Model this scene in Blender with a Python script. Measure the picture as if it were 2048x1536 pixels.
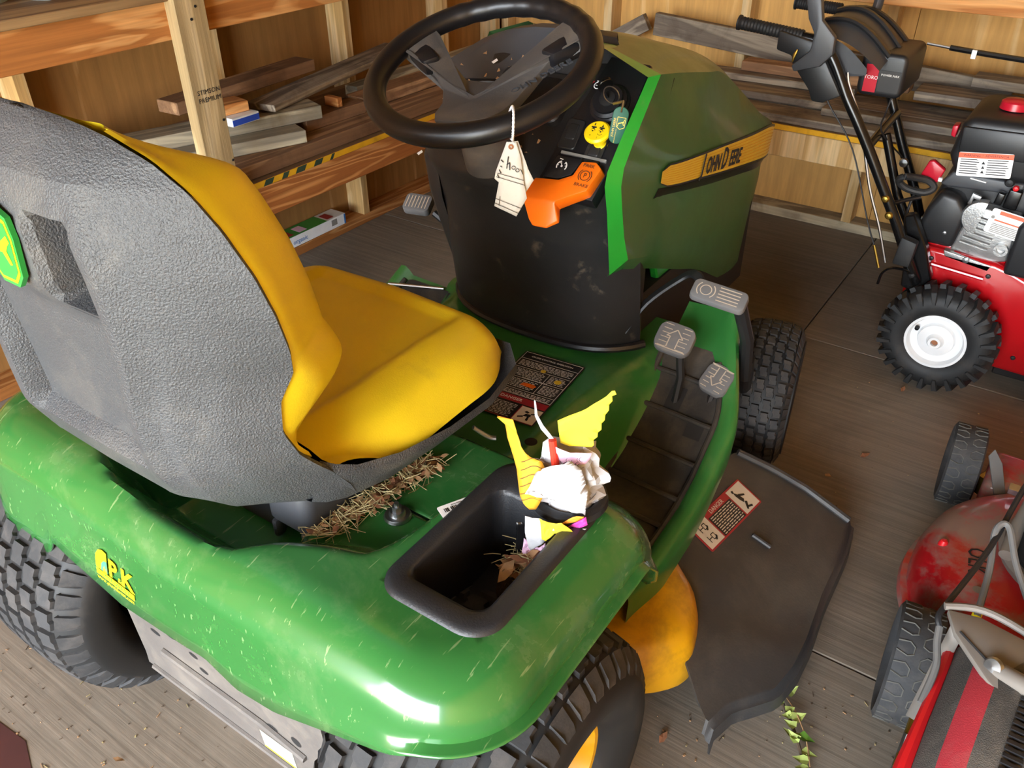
import bpy, bmesh, math, random
from mathutils import Vector as V, Matrix
PI = math.pi
random.seed(7)
for o in list(bpy.data.objects):
    bpy.data.objects.remove(o)
S = bpy.context.scene
COL = S.collection

# ------------------------------------------------------------ camera
cam_d = bpy.data.cameras.new('camera')
cam = bpy.data.objects.new('camera', cam_d)
COL.objects.link(cam)
S.camera = cam
cam_d.sensor_width = 36.0
cam_d.lens = 1698.15 / 2048 * 36.0
cam_d.clip_start = 0.02
_yaw, _pit, _rol = 0.60438, 0.59517, -0.00489
_f = V((-math.sin(_yaw) * math.cos(_pit), math.cos(_yaw) * math.cos(_pit), -math.sin(_pit)))
_r = V((math.cos(_yaw), math.sin(_yaw), 0))
_u = _r.cross(_f)
_r2 = _r * math.cos(_rol) + _u * math.sin(_rol)
_u2 = _u * math.cos(_rol) - _r * math.sin(_rol)
_m = Matrix((( _r2.x, _u2.x, -_f.x, 0.885), (_r2.y, _u2.y, -_f.y, -0.4917), (_r2.z, _u2.z, -_f.z, 1.439), (0, 0, 0, 1)))
cam.matrix_world = _m

# ------------------------------------------------------------ sky, daylight through the doorway, exposure
world = bpy.data.worlds.new('sky')
S.world = world
world.use_nodes = True
_bg = world.node_tree.nodes['Background']
_bg.inputs[0].default_value = (0.90, 0.965, 1.04, 1)
_bg.inputs[1].default_value = 4.5
DOOR = (-1.5, 2.3, 0.0, 2.6, -3.6)          # x0 x1 z0 z1 y of the open shed doorway behind the viewer
_pl = bpy.data.lights.new('doorway_portal', 'AREA')
_pl.shape = 'RECTANGLE'
_pl.size = DOOR[1] - DOOR[0]
_pl.size_y = DOOR[3] - DOOR[2]
_pl.energy = 1.0
_pl.cycles.is_portal = True
_po = bpy.data.objects.new('doorway_portal', _pl)
COL.objects.link(_po)
_po.location = ((DOOR[0] + DOOR[1]) / 2, DOOR[4], (DOOR[2] + DOOR[3]) / 2)
_po.rotation_euler = (PI / 2, 0, 0)
_sun = bpy.data.lights.new('sun', 'SUN')            # stands behind the shed and lights the yard outside the doorway
_sun.energy = 30.0
_sun.angle = 0.01
_sun.color = (1.0, 0.97, 0.92)
_so = bpy.data.objects.new('sun', _sun)
COL.objects.link(_so)
_so.rotation_euler = (math.radians(-42), 0, math.radians(8))
S.view_settings.view_transform = 'Standard'
S.view_settings.look = 'None'
S.view_settings.gamma = 1.0
S.view_settings.use_curve_mapping = False
S.view_settings.exposure = 2.4
S.cycles.max_bounces = 7
S.cycles.diffuse_bounces = 4
S.cycles.adaptive_threshold = 0.02
S.cycles.glossy_bounces = 4
S.cycles.sample_clamp_indirect = 6.0
S.cycles.use_denoising = True

# ------------------------------------------------------------ materials
def lin(h):
    h = h.lstrip('#')
    o = []
    for i in (0, 2, 4):
        c = int(h[i:i + 2], 16) / 255
        o.append(c / 12.92 if c <= 0.04045 else ((c + 0.055) / 1.055) ** 2.4)
    return (*o, 1.0)
class NT:
    def __init__(s, name):
        s.m = bpy.data.materials.new(name)
        s.m.use_nodes = True
        s.t = s.m.node_tree
        s.b = s.t.nodes['Principled BSDF']
        s.co = s.t.nodes.new('ShaderNodeTexCoord')
    def n(s, typ, **kw):
        x = s.t.nodes.new(typ)
        for k, v in kw.items():
            setattr(x, k, v)
        return x
    def l(s, a, b):
        s.t.links.new(a, b)
    def mapping(s, scale=(1, 1, 1), rot=(0, 0, 0), src='Object'):
        m = s.n('ShaderNodeMapping')
        m.inputs['Scale'].default_value = scale
        m.inputs['Rotation'].default_value = rot
        s.l(s.co.outputs[src], m.inputs[0])
        return m.outputs[0]
    def noise(s, vec, scale, detail=4, rough=0.55, dist=0.0):
        x = s.n('ShaderNodeTexNoise')
        x.inputs['Scale'].default_value = scale
        x.inputs['Detail'].default_value = detail
        x.inputs['Roughness'].default_value = rough
        x.inputs['Distortion'].default_value = dist
        s.l(vec, x.inputs[0])
        return x.outputs[0]
    def ramp(s, fac, stops):
        r = s.n('ShaderNodeValToRGB')
        e = r.color_ramp.elements
        while len(e) < len(stops):
            e.new(0.5)
        for q, (p, c) in zip(e, stops):
            q.position = p
            q.color = c if len(c) == 4 else (*c, 1)
        s.l(fac, r.inputs[0])
        return r.outputs[0]
    def mix(s, fac, a, b, mode='MIX'):
        x = s.n('ShaderNodeMix', data_type='RGBA', blend_type=mode)
        for sock, v in ((x.inputs[0], fac), (x.inputs[6], a), (x.inputs[7], b)):
            if hasattr(v, 'links'):
                s.l(v, sock)
            else:
                sock.default_value = v
        return x.outputs[2]
    def bump(s, h, strength=0.3, dist=0.01):
        b = s.n('ShaderNodeBump')
        b.inputs['Strength'].default_value = strength
        b.inputs['Distance'].default_value = dist
        s.l(h, b.inputs['Height'])
        s.l(b.outputs[0], s.b.inputs['Normal'])
def g3(v):
    return (v, v, v, 1)
MATS = {}
def pm(name, col, rough=0.5, metal=0.0, var=0.12, vs=6.0, bump=None, dust=None, coat=0.0, spec=0.5, scr=None):
    """painted / moulded surface: base colour with slow variation, optional settled dust, grain relief and scratches"""
    t = NT(name)
    c = lin(col) if isinstance(col, str) else (*col, 1)
    vec = t.mapping()
    nz = t.noise(vec, vs, 3)
    d = tuple(x * (1 - var) for x in c[:3]) + (1,)
    b = tuple(min(1, x * (1 + var)) for x in c[:3]) + (1,)
    colr = t.ramp(nz, [(0.3, d), (0.7, b)])
    ro = None
    if dust:
        dc, ds, lo, hi, amt = dust
        dn = t.noise(vec, ds, 8, 0.68, 0.3)
        df = t.ramp(dn, [(lo, (0, 0, 0)), (hi, (amt, amt, amt))])
        colr = t.mix(df, colr, lin(dc))
        ro = t.ramp(df, [(0, g3(rough)), (1, g3(min(1, rough + 0.45)))])
    if scr:
        sc_, srot, sstop, samt, scol = scr
        sm = t.mapping(sc_, srot)
        sn = t.noise(sm, 1.0, 3, 0.5, 0.2)
        sf = t.ramp(sn, [(sstop, (0, 0, 0)), (sstop + 0.03, (samt, samt, samt))])
        colr = t.mix(sf, colr, lin(scol))
    t.l(colr, t.b.inputs['Base Color'])
    t.b.inputs['Roughness'].default_value = rough
    if ro is not None:
        t.l(ro, t.b.inputs['Roughness'])
    t.b.inputs['Metallic'].default_value = metal
    t.b.inputs['Coat Weight'].default_value = coat
    t.b.inputs['Coat Roughness'].default_value = 0.06
    t.b.inputs['Specular IOR Level'].default_value = spec
    if bump:
        bs, st, di = bump
        t.bump(t.noise(vec, bs, 3, 0.5), st, di)
    MATS[name] = t.m
    return t.m
def wood(name, c1, c2, c3, axis='X', ring=26.0, rough=0.75, stain=None, tint=0.25, knots=True, fine=120.0, src='Object'):
    """sawn timber: grain runs along the local axis, darker rings, knots, per-piece tint"""
    t = NT(name)
    sc = {'X': (0.9, 9, 9), 'Y': (9, 0.9, 9), 'Z': (9, 9, 0.9)}[axis]
    oi = t.n('ShaderNodeObjectInfo')
    add = t.n('ShaderNodeVectorMath', operation='MULTIPLY_ADD')
    t.l(oi.outputs['Random'], add.inputs[0])
    add.inputs[1].default_value = (7.3, 5.1, 3.7)
    t.l(t.co.outputs[src], add.inputs[2])
    mp = t.n('ShaderNodeMapping')
    mp.inputs['Scale'].default_value = sc
    t.l(add.outputs[0], mp.inputs[0])
    base = t.noise(mp.outputs[0], 1.3, 3, 0.5, 0.9)
    ml = t.n('ShaderNodeMath', operation='MULTIPLY')
    ml.inputs[1].default_value = ring
    t.l(base, ml.inputs[0])
    sn = t.n('ShaderNodeMath', operation='SINE')
    t.l(ml.outputs[0], sn.inputs[0])
    rg = t.ramp(sn.outputs[0], [(0.0, lin(c1)), (0.55, lin(c2)), (1.0, lin(c3))])
    mp2 = t.n('ShaderNodeMapping')
    k = fine / 9
    mp2.inputs['Scale'].default_value = tuple(x * (k if x > 1 else 3) for x in sc)
    t.l(add.outputs[0], mp2.inputs[0])
    fn = t.noise(mp2.outputs[0], 1.0, 4, 0.6)
    ff = t.ramp(fn, [(0.3, g3(0.74)), (0.7, g3(1.08))])
    colr = t.mix(1.0, rg, ff, 'MULTIPLY')
    if stain:
        cs, ss, lo, hi = stain
        sf = t.ramp(t.noise(add.outputs[0], ss, 6, 0.65, 0.5), [(lo, (0, 0, 0)), (hi, (0.85, 0.85, 0.85))])
        colr = t.mix(sf, colr, lin(cs))
    tr = t.ramp(oi.outputs['Random'], [(0, g3(1 - tint)), (1, g3(1 + tint * 0.5))])
    colr = t.mix(1.0, colr, tr, 'MULTIPLY')
    t.l(colr, t.b.inputs['Base Color'])
    t.b.inputs['Roughness'].default_value = rough
    t.b.inputs['Specular IOR Level'].default_value = 0.3
    t.bump(fn, 0.25, 0.004)
    MATS[name] = t.m
    return t.m
def flat(name, col, rough=0.5, metal=0.0, emit=0.0):
    t = NT(name)
    c = lin(col) if isinstance(col, str) else (*col, 1)
    nz = t.noise(t.mapping(), 40, 2)
    t.l(t.ramp(nz, [(0.3, tuple(x * 0.93 for x in c[:3])), (0.7, c)]), t.b.inputs['Base Color'])
    t.b.inputs['Roughness'].default_value = rough
    t.b.inputs['Metallic'].default_value = metal
    MATS[name] = t.m
    return t.m

DUST = '#8f8670'
pm('green_paint', '#2e7033', 0.28, var=0.10, vs=3, coat=0.3, dust=('#8a9468', 9, 0.52, 0.76, 0.25))
pm('green_scratched', '#2f6e34', 0.22, var=0.10, vs=3, coat=0.5, dust=('#8a9a6c', 8, 0.50, 0.77, 0.30), scr=((160, 14, 60), (0.4, 0.3, 0.9), 0.66, 0.35, '#a9b888'))
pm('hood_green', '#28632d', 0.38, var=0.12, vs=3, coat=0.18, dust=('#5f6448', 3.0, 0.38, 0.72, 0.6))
pm('lit_green', '#259a33', 0.3, coat=0.3, dust=('#8a9468', 14, 0.6, 0.8, 0.4))  # hood green with the light on the rear-facing band put into the colour
pm('yellow_vinyl', '#efd626', 0.38, var=0.05, vs=5, bump=(420, 0.12, 0.002), dust=('#a98a3c', 5, 0.62, 0.8, 0.35))
pm('yellow_paint', '#e0a50e', 0.35, var=0.1, coat=0.3, dust=('#6b4f1a', 9, 0.5, 0.75, 0.6))
pm('seat_plastic', '#434548', 0.44, var=0.10, vs=4, bump=(400, 0.75, 0.003), dust=('#8d867a', 4.5, 0.52, 0.80, 0.42))
pm('black_plastic', '#17171a', 0.36, var=0.2, bump=(300, 0.10, 0.002), dust=('#6a5f50', 10, 0.58, 0.82, 0.45))
pm('dash_plastic', '#232324', 0.42, var=0.2, bump=(300, 0.10, 0.002), dust=('#7a6c58', 16, 0.60, 0.78, 0.65))
pm('hub_plastic', '#4b4846', 0.5, var=0.15, bump=(300, 0.12, 0.002), dust=('#8a7a66', 9, 0.5, 0.8, 0.5))
pm('rim_black', '#252629', 0.42, var=0.15, bump=(350, 0.22, 0.002))
pm('wheel_black', '#141416', 0.36, var=0.1, bump=(380, 0.12, 0.001))
pm('chute_black', '#39393a', 0.45, var=0.15, bump=(200, 0.15, 0.002), dust=('#6f675a', 6, 0.46, 0.8, 0.5))
pm('rubber', '#343537', 0.75, var=0.15, vs=12, bump=(150, 0.2, 0.002), dust=('#77706a', 14, 0.48, 0.8, 0.45))
pm('rubber_dark', '#1e1f20', 0.6, var=0.15, dust=('#5a5148', 12, 0.52, 0.8, 0.4))
pm('rubber_mat', '#262422', 0.72, var=0.2, vs=10, bump=(160, 0.2, 0.002), dust=('#6d6253', 5, 0.42, 0.72, 0.6))
pm('pedal_rubber', '#6a6b6d', 0.7, var=0.1, dust=('#9a8f80', 14, 0.5, 0.8, 0.4))
pm('pedal_line', '#b9ad9b', 0.8)
pm('frame_grey', '#625d59', 0.6, var=0.1, vs=14, bump=(180, 0.2, 0.002), dust=('#9c9384', 8, 0.5, 0.8, 0.5))
pm('dark_steel', '#2b2b2c', 0.45, metal=0.4, var=0.2)
pm('steel', '#a9abad', 0.32, metal=1.0, var=0.12, vs=30)
pm('brass', '#b79a4a', 0.35, metal=1.0)
pm('orange_plastic', '#f2700f', 0.38, var=0.04, bump=(300, 0.08, 0.001))
pm('yellow_plastic', '#f7d414', 0.35, var=0.03)
pm('red_paint', '#b00f18', 0.2, var=0.08, coat=0.8)
pm('red_dusty', '#a8131b', 0.34, var=0.15, vs=4, coat=0.3, dust=('#82766c', 4.2, 0.47, 0.58, 0.85))
pm('red_plastic', '#b5152b', 0.3, var=0.08)
pm('black_gloss', '#0f0f10', 0.25, var=0.2)
pm('engine_black', '#1d1e20', 0.42, var=0.15, bump=(300, 0.1, 0.001))
pm('panel_grey', '#3c3e42', 0.45, var=0.1, bump=(300, 0.12, 0.001))
pm('alloy', '#b4b5b4', 0.38, metal=0.85, var=0.2, vs=25, bump=(220, 0.3, 0.002))
pm('white_rim', '#e9ebec', 0.35, var=0.04, vs=12, dust=('#8a6a45', 22, 0.68, 0.8, 0.6))
pm('bag_fabric', '#4a4845', 0.85, var=0.15, vs=6, bump=(500, 0.5, 0.003), dust=('#8a8278', 6, 0.44, 0.75, 0.6))
pm('bag_red', '#b3303c', 0.8, var=0.12, bump=(500, 0.3, 0.002), dust=('#9a8880', 6, 0.5, 0.8, 0.5))
pm('bright_red', '#d41a22', 0.4, var=0.08)
pm('bare_grey', '#79736c', 0.55, var=0.12, vs=9, dust=('#7d7468', 7, 0.5, 0.75, 0.4))
pm('cable_grey', '#6d6c6a', 0.5)
pm('tread_grey', '#55544f', 0.8)
pm('cable_black', '#202022', 0.5)
pm('paper_white', '#bfbfc2', 0.8, var=0.03, vs=20)
pm('paper_tag', '#cfccc2', 0.85, var=0.05, vs=20, dust=('#a89878', 20, 0.6, 0.85, 0.4))
pm('paper_yellow', '#dcc62c', 0.75, var=0.04, vs=14)
pm('paper_amber', '#d39a20', 0.75, var=0.06, vs=14)
pm('paper_pink', '#efc3e0', 0.75, var=0.06, vs=30)
pm('paper_red', '#d8341c', 0.6)
pm('paper_magenta', '#c23a9a', 0.6)
pm('paper_orange', '#e0952a', 0.7)
flat('ink', '#1b1b1c', 0.7)
flat('ink_brown', '#4a2c14', 0.7)
flat('ink_white', '#e6e6e2', 0.6)
flat('ink_grey', '#8d8b86', 0.7)
flat('decal_yellow', '#f4de17', 0.4)
flat('decal_gold', '#e0c02c', 0.38)
flat('decal_green', '#2f9a3f', 0.4)
flat('decal_teal', '#4c8f7a', 0.4)
flat('decal_red', '#a3262f', 0.45)
flat('decal_orange', '#e8541c', 0.45)
flat('decal_cream', '#d8cdbb', 0.6)
flat('decal_black', '#201d1c', 0.45)
flat('key_green', '#0a5540', 0.55)
flat('white_print', '#f2f3f4', 0.5)
flat('blue_print', '#2e54c8', 0.5)
flat('blue_label', '#2f6fb0', 0.5)
flat('label_grey', '#b8b6a4', 0.6)
wood('wood_fir', '#b8763c', '#d39456', '#e0a567', 'X', 30, stain=('#3a2416', 3.0, 0.72, 0.76))
wood('wood_rail', '#ad6a35', '#cd8a4b', '#da9a5c', 'X', 44, tint=0.12)
wood('wood_stud', '#cda66c', '#e0bd86', '#e9cb98', 'Z', 14, tint=0.15)
wood('wood_post', '#a38a62', '#bda377', '#c8b088', 'Z', 12, tint=0.05)
wood('wood_grey', '#7d7062', '#9a8c7a', '#aa9c88', 'X', 24, stain=('#4a3c30', 6, 0.5, 0.75), tint=0.3)
wood('wood_brown', '#8a6649', '#a67f5c', '#b38c67', 'X', 22, stain=('#3e2a1b', 4, 0.55, 0.8), tint=0.3)
wood('wood_pale', '#8f8470', '#b3a58b', '#c6b899', 'X', 18, stain=('#6d5a3c', 4, 0.52, 0.75), tint=0.15)
wood('wood_barn', '#82766a', '#9a8d7c', '#a69985', 'X', 26, stain=('#3b2f26', 5, 0.5, 0.7), tint=0.25)
wood('ply_wall', '#ad7f48', '#c79a62', '#d4aa74', 'Z', 9, stain=('#9a6a38', 1.4, 0.5, 0.9), tint=0.1, fine=36)
wood('ply_floor', '#8e8375', '#9f9484', '#aa9f90', 'X', 9, stain=('#6a5f52', 2.2, 0.46, 0.76), tint=0.10, fine=80)
wood('ply_wall_lit', '#d6a55f', '#e9c081', '#f2d099', 'Z', 8, stain=('#c08c4a', 1.6, 0.5, 0.85), tint=0.06, fine=36)  # wall plywood in a lighter colour, standing in for light on the back wall
wood('shelf_ply', '#6f5236', '#8d6d4a', '#a3835b', 'X', 12, tint=0.1)
wood('roof_wood', '#5f4a33', '#7a6144', '#8a7050', 'X', 12, tint=0.1)
pm('edge_yellow', '#e2a813', 0.7, var=0.1, vs=20, dust=('#8a6a28', 18, 0.55, 0.75, 0.5))
pm('edge_green', '#2f4432', 0.7, var=0.2)
pm('maroon_paint', '#4a2420', 0.8, var=0.2)
pm('outdoor_ground', '#a3a08c', 0.95, var=0.25, vs=3)
pm('leaf_green', '#a9b864', 0.6, var=0.2, vs=40)
pm('leaf_bright', '#5d8a2c', 0.6, var=0.2, vs=40)
pm('leaf_brown', '#8a5a3c', 0.8, var=0.3, vs=40)
pm('leaf_tan', '#b08a62', 0.8, var=0.3, vs=40)
pm('straw', '#a39468', 0.85, var=0.35, vs=60)
pm('twig', '#5a4a3a', 0.85, var=0.2)
pm('tub_plastic', '#9aa39c', 0.4, var=0.05)
pm('dirt', '#4a3a28', 0.95, var=0.4, vs=60, bump=(200, 0.8, 0.01))
# ------------------------------------------------------------ mesh helpers
def lerp(a, b, t):
    return a + (b - a) * t
def sst(a, b, x):
    t = max(0.0, min(1.0, (x - a) / (b - a)))
    return t * t * (3 - 2 * t)
def interp(tab, x):
    if x <= tab[0][0]:
        return tab[0][1]
    for (x0, y0), (x1, y1) in zip(tab, tab[1:]):
        if x <= x1:
            return y0 + (y1 - y0) * (x - x0) / (x1 - x0)
    return tab[-1][1]
def crom(P, n, closed=False):
    P = [V(p) for p in P]
    m = len(P)
    out = []
    segs = m if closed else m - 1
    for i in range(segs):
        if closed:
            a, b, c, d = P[i - 1], P[i], P[(i + 1) % m], P[(i + 2) % m]
        else:
            a, b, c, d = P[max(i - 1, 0)], P[i], P[i + 1], P[min(i + 2, m - 1)]
        for k in range(n):
            t = k / n
            out.append(0.5 * ((2 * b) + (c - a) * t + (2 * a - 5 * b + 4 * c - d) * t * t + (3 * b - a - 3 * c + d) * t ** 3))
    if not closed:
        out.append(P[-1].copy())
    return out
class MB:
    def __init__(s):
        s.v = []
        s.f = []
        s.mi = []
        s.cur = 0
    def mat(s, i):
        s.cur = i
        return s
    def add(s, vs, fs):
        o = len(s.v)
        s.v += [tuple(p) for p in vs]
        s.f += [tuple(o + i for i in f) for f in fs]
        s.mi += [s.cur] * len(fs)
        return s
    def hexa(s, p):
        return s.add(p, [(0, 3, 2, 1), (4, 5, 6, 7), (0, 1, 5, 4), (1, 2, 6, 5), (2, 3, 7, 6), (3, 0, 4, 7)])
    def box(s, c, d, M=None):
        c, d = V(c), V(d) / 2
        p = [V((x * d.x, y * d.y, z * d.z)) for z in (-1, 1) for x, y in ((-1, -1), (1, -1), (1, 1), (-1, 1))]
        return s.hexa([(M @ q if M else q) + c for q in p])
    def box2(s, a, b):
        a, b = V(a), V(b)
        return s.box((a + b) / 2, b - a)
    def prism(s, poly, fr, h0, h1, taper=1.0):
        """poly: 2-D outline, fr: (origin, u, v, n)"""
        o, u, v, n = [V(q) for q in fr]
        k = len(poly)
        cx = sum(p[0] for p in poly) / k
        cy = sum(p[1] for p in poly) / k
        a = [o + u * p[0] + v * p[1] + n * h0 for p in poly]
        b = [o + u * (cx + (p[0] - cx) * taper) + v * (cy + (p[1] - cy) * taper) + n * h1 for p in poly]
        return s.add(a + b, [tuple(range(k - 1, -1, -1)), tuple(range(k, 2 * k))] + [(i, (i + 1) % k, k + (i + 1) % k, k + i) for i in range(k)])
    def face(s, pts):
        return s.add(pts, [tuple(range(len(pts)))])
    def grid(s, rows, closed_u=False, closed_v=False):
        nr, nc = len(rows), len(rows[0])
        vs = [p for r in rows for p in r]
        fs = []
        for i in range(nr if closed_v else nr - 1):
            for j in range(nc if closed_u else nc - 1):
                fs.append((i * nc + j, i * nc + (j + 1) % nc, ((i + 1) % nr) * nc + (j + 1) % nc, ((i + 1) % nr) * nc + j))
        return s.add(vs, fs)
    def tube(s, path, r, n=10, closed=False, cap=True, flat=1.0):
        P = [V(p) for p in path]
        m = len(P)
        rr = r if isinstance(r, (list, tuple)) else [r] * m
        up = None
        rings = []
        for i in range(m):
            if closed:
                t = (P[(i + 1) % m] - P[i - 1]).normalized()
            else:
                t = (P[min(i + 1, m - 1)] - P[max(i - 1, 0)]).normalized()
            if up is None:
                up = V((0, 0, 1)) if abs(t.z) < 0.9 else V((1, 0, 0))
            a = (up - t * up.dot(t)).normalized()
            up = a
            b = t.cross(a)
            rings.append([P[i] + a * math.cos(2 * PI * k / n) * rr[i] * flat + b * math.sin(2 * PI * k / n) * rr[i] for k in range(n)])
        s.grid(rings, True, closed)
        if cap and not closed:
            s.add(rings[0], [tuple(range(n))])
            s.add(rings[-1], [tuple(range(n - 1, -1, -1))])
        return s
    def lathe(s, prof, fr, n=32, a0=0, a1=2 * PI, cap=False):
        """prof: (radius, height) list along n axis of frame (o,u,v,n)"""
        o, u, v, w = [V(q) for q in fr]
        full = abs(a1 - a0 - 2 * PI) < 1e-6
        k = n if full else n + 1
        rows = []
        for r, h in prof:
            rows.append([o + w * h + (u * math.cos(a0 + (a1 - a0) * i / n) + v * math.sin(a0 + (a1 - a0) * i / n)) * r for i in range(k)])
        s.grid(rows, full)
        if cap:
            s.add(rows[0], [tuple(range(k - 1, -1, -1))])
            s.add(rows[-1], [tuple(range(k))])
        return s
    def sheet(s, rows, th):
        """thin shell: the grid and a copy pushed along the normals, rim closed"""
        nr, nc = len(rows), len(rows[0])
        R = [[V(p) for p in r] for r in rows]
        B = []
        for i in range(nr):
            rb = []
            for j in range(nc):
                du = R[i][min(j + 1, nc - 1)] - R[i][max(j - 1, 0)]
                dv = R[min(i + 1, nr - 1)][j] - R[max(i - 1, 0)][j]
                nn = du.cross(dv)
                nn = nn.normalized() if nn.length > 1e-12 else V((0, 0, 1))
                rb.append(R[i][j] - nn * th)
            B.append(rb)
        s.grid(R)
        s.grid([list(reversed(r)) for r in B])
        loop = [(0, j) for j in range(nc)] + [(i, nc - 1) for i in range(1, nr)] + [(nr - 1, j) for j in range(nc - 2, -1, -1)] + [(i, 0) for i in range(nr - 2, 0, -1)]
        k = len(loop)
        vs = [R[i][j] for i, j in loop] + [B[i][j] for i, j in loop]
        s.add(vs, [(q, k + q, k + (q + 1) % k, (q + 1) % k) for q in range(k)])
        return s
    def text(s, body, fr, size, depth=0.0006, align='CENTER', sx=1.0, shear=0.0, bold=0.0):
        cu = bpy.data.curves.new('t', 'FONT')
        cu.body = body
        cu.size = size
        cu.extrude = depth / 2
        cu.align_x = align
        cu.align_y = 'CENTER'
        cu.resolution_u = 2
        cu.shear = shear
        cu.offset = bold * size
        ob = bpy.data.objects.new('t', cu)
        COL.objects.link(ob)
        me = ob.to_mesh()
        o, u, v, n = [V(q) for q in fr]
        s.add([o + u * (p.co.x * sx) + v * p.co.y + n * (p.co.z + depth / 2) for p in me.vertices], [tuple(f.vertices) for f in me.polygons])
        ob.to_mesh_clear()
        bpy.data.objects.remove(ob)
        bpy.data.curves.remove(cu)
        return s
    def build(s, name, mats, parent=None, smooth=35, bevel=0, segs=1, origin=None, sub=0, recalc=True):
        me = bpy.data.meshes.new(name)
        org = V(origin) if origin is not None else V((0, 0, 0))
        me.from_pydata([tuple(V(p) - org) for p in s.v], [], s.f)
        mats = [mats] if isinstance(mats, str) else mats
        for m in mats:
            me.materials.append(MATS[m])
        for p, i in zip(me.polygons, s.mi):
            p.material_index = min(i, len(mats) - 1)
        bm = bmesh.new()
        bm.from_mesh(me)
        bmesh.ops.remove_doubles(bm, verts=bm.verts, dist=1e-6)
        if recalc:
            bmesh.ops.recalc_face_normals(bm, faces=bm.faces)
        if bevel:
            ed = [e for e in bm.edges if len(e.link_faces) == 2 and e.calc_face_angle(0) > 0.6]
            bmesh.ops.bevel(bm, geom=ed, offset=bevel, segments=segs, affect='EDGES', profile=0.5, clamp_overlap=True)
        if smooth:
            for f in bm.faces:
                f.smooth = True
        bm.to_mesh(me)
        bm.free()
        if smooth:
            me.set_sharp_from_angle(angle=math.radians(smooth))
        o = bpy.data.objects.new(name, me)
        COL.objects.link(o)
        o.location = org
        if sub:
            m = o.modifiers.new('sub', 'SUBSURF')
            m.levels = sub
            m.render_levels = sub
        if parent:
            o.parent = parent
            o.matrix_parent_inverse = PINV(parent)
        return o
def PINV(p):
    M = p.matrix_basis.copy()
    q = p.parent
    # parents only carry a translation/rotation of their own; undo the whole chain
    chain = [p]
    while q:
        chain.append(q)
        q = q.parent
    W = Matrix.Identity(4)
    for c in reversed(chain):
        W = W @ c.matrix_parent_inverse @ c.matrix_basis
    return W.inverted()
def tag(o, label, cat=None, group=None, kind=None):
    o['label'] = label
    if cat:
        o['category'] = cat
    if group:
        o['group'] = group
    if kind:
        o['kind'] = kind
    return o
def empty(name, loc, label=None, cat=None, group=None, kind=None):
    o = bpy.data.objects.new(name, None)
    o.empty_display_size = 0.1
    COL.objects.link(o)
    o.location = loc
    if label:
        tag(o, label, cat, group)
    if kind:
        o['kind'] = kind
    return o
def frame(o, u, v):
    u = V(u).normalized()
    v = V(v)
    v = (v - u * v.dot(u)).normalized()
    return (V(o), u, v, u.cross(v))
def fr_at(fr, x, y, h=0.0):
    o, u, v, n = [V(q) for q in fr]
    return (o + u * x + v * y + n * h, u, v, n)
def rect(w, h, x=0, y=0):
    return [(x - w / 2, y - h / 2), (x + w / 2, y - h / 2), (x + w / 2, y + h / 2), (x - w / 2, y + h / 2)]
def rrect(x0, x1, y0, y1, r, n=6):
    rs = r if isinstance(r, (list, tuple)) else [r] * 4
    out = []
    for (cx, cy, a), q in zip(((x1, y0, -PI / 2), (x1, y1, 0), (x0, y1, PI / 2), (x0, y0, PI)), rs):
        cx += -q if cx == x1 else q
        cy += -q if cy == y1 else q
        for k in range(n + 1):
            t = a + PI / 2 * k / n
            out.append((cx + q * math.cos(t), cy + q * math.sin(t)))
    return out
def ngon(r, n, x=0, y=0, a=0):
    return [(x + r * math.cos(a + 2 * PI * k / n), y + r * math.sin(a + 2 * PI * k / n)) for k in range(n)]
def ring_seg(mb, fr, r0, r1, a0, a1, h, n=20):
    P = [(r1 * math.cos(a0 + (a1 - a0) * k / n), r1 * math.sin(a0 + (a1 - a0) * k / n)) for k in range(n + 1)]
    Q = [(r0 * math.cos(a0 + (a1 - a0) * k / n), r0 * math.sin(a0 + (a1 - a0) * k / n)) for k in range(n + 1)]
    o, u, v, w = [V(q) for q in fr]
    mb.grid([[o + u * p[0] + v * p[1] + w * h for p in P], [o + u * p[0] + v * p[1] + w * h for p in Q]])
def flatpoly(mb, fr, poly, h):
    o, u, v, w = [V(q) for q in fr]
    mb.face([o + u * p[0] + v * p[1] + w * h for p in poly])
def board(name, a, b, w, t, mat, roll=0.0, parent=None, up=(0, 0, 1), bev=0.002, warp=0.0, cut=(0, 0)):
    """a sawn board from a to b (centre line), w wide (sideways) and t thick (up); local X runs along it"""
    a, b = V(a), V(b)
    L = (b - a).length
    x = (b - a).normalized()
    z = V(up)
    z = (z - x * z.dot(x)).normalized()
    y = z.cross(x)
    if roll:
        R = Matrix.Rotation(roll, 3, x)
        y, z = R @ y, R @ z
    mb = MB()
    n = 6
    rows = []
    for i in range(n + 1):
        q = i / n
        dz = warp * math.sin(PI * q)
        ring = []
        for (sy, sz) in ((-1, -1), (1, -1), (1, 1), (-1, 1)):
            xx = (q - 0.5) * L
            if i == 0:
                xx += cut[0] * sy * w
            if i == n:
                xx += cut[1] * sy * w
            ring.append(V((xx, sy * w / 2, sz * t / 2 + dz)))
        rows.append(ring)
    mb.grid(rows, True)
    mb.face(list(reversed(rows[0])))
    mb.face(rows[-1])
    o = mb.build(name, mat, None, smooth=0, bevel=bev)
    M = Matrix(((x.x, y.x, z.x, 0), (x.y, y.y, z.y, 0), (x.z, y.z, z.z, 0), (0, 0, 0, 1)))
    o.matrix_world = Matrix.Translation((a + b) / 2) @ M
    if parent:
        o.parent = parent
        o.matrix_parent_inverse = PINV(parent)
    return o
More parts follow.
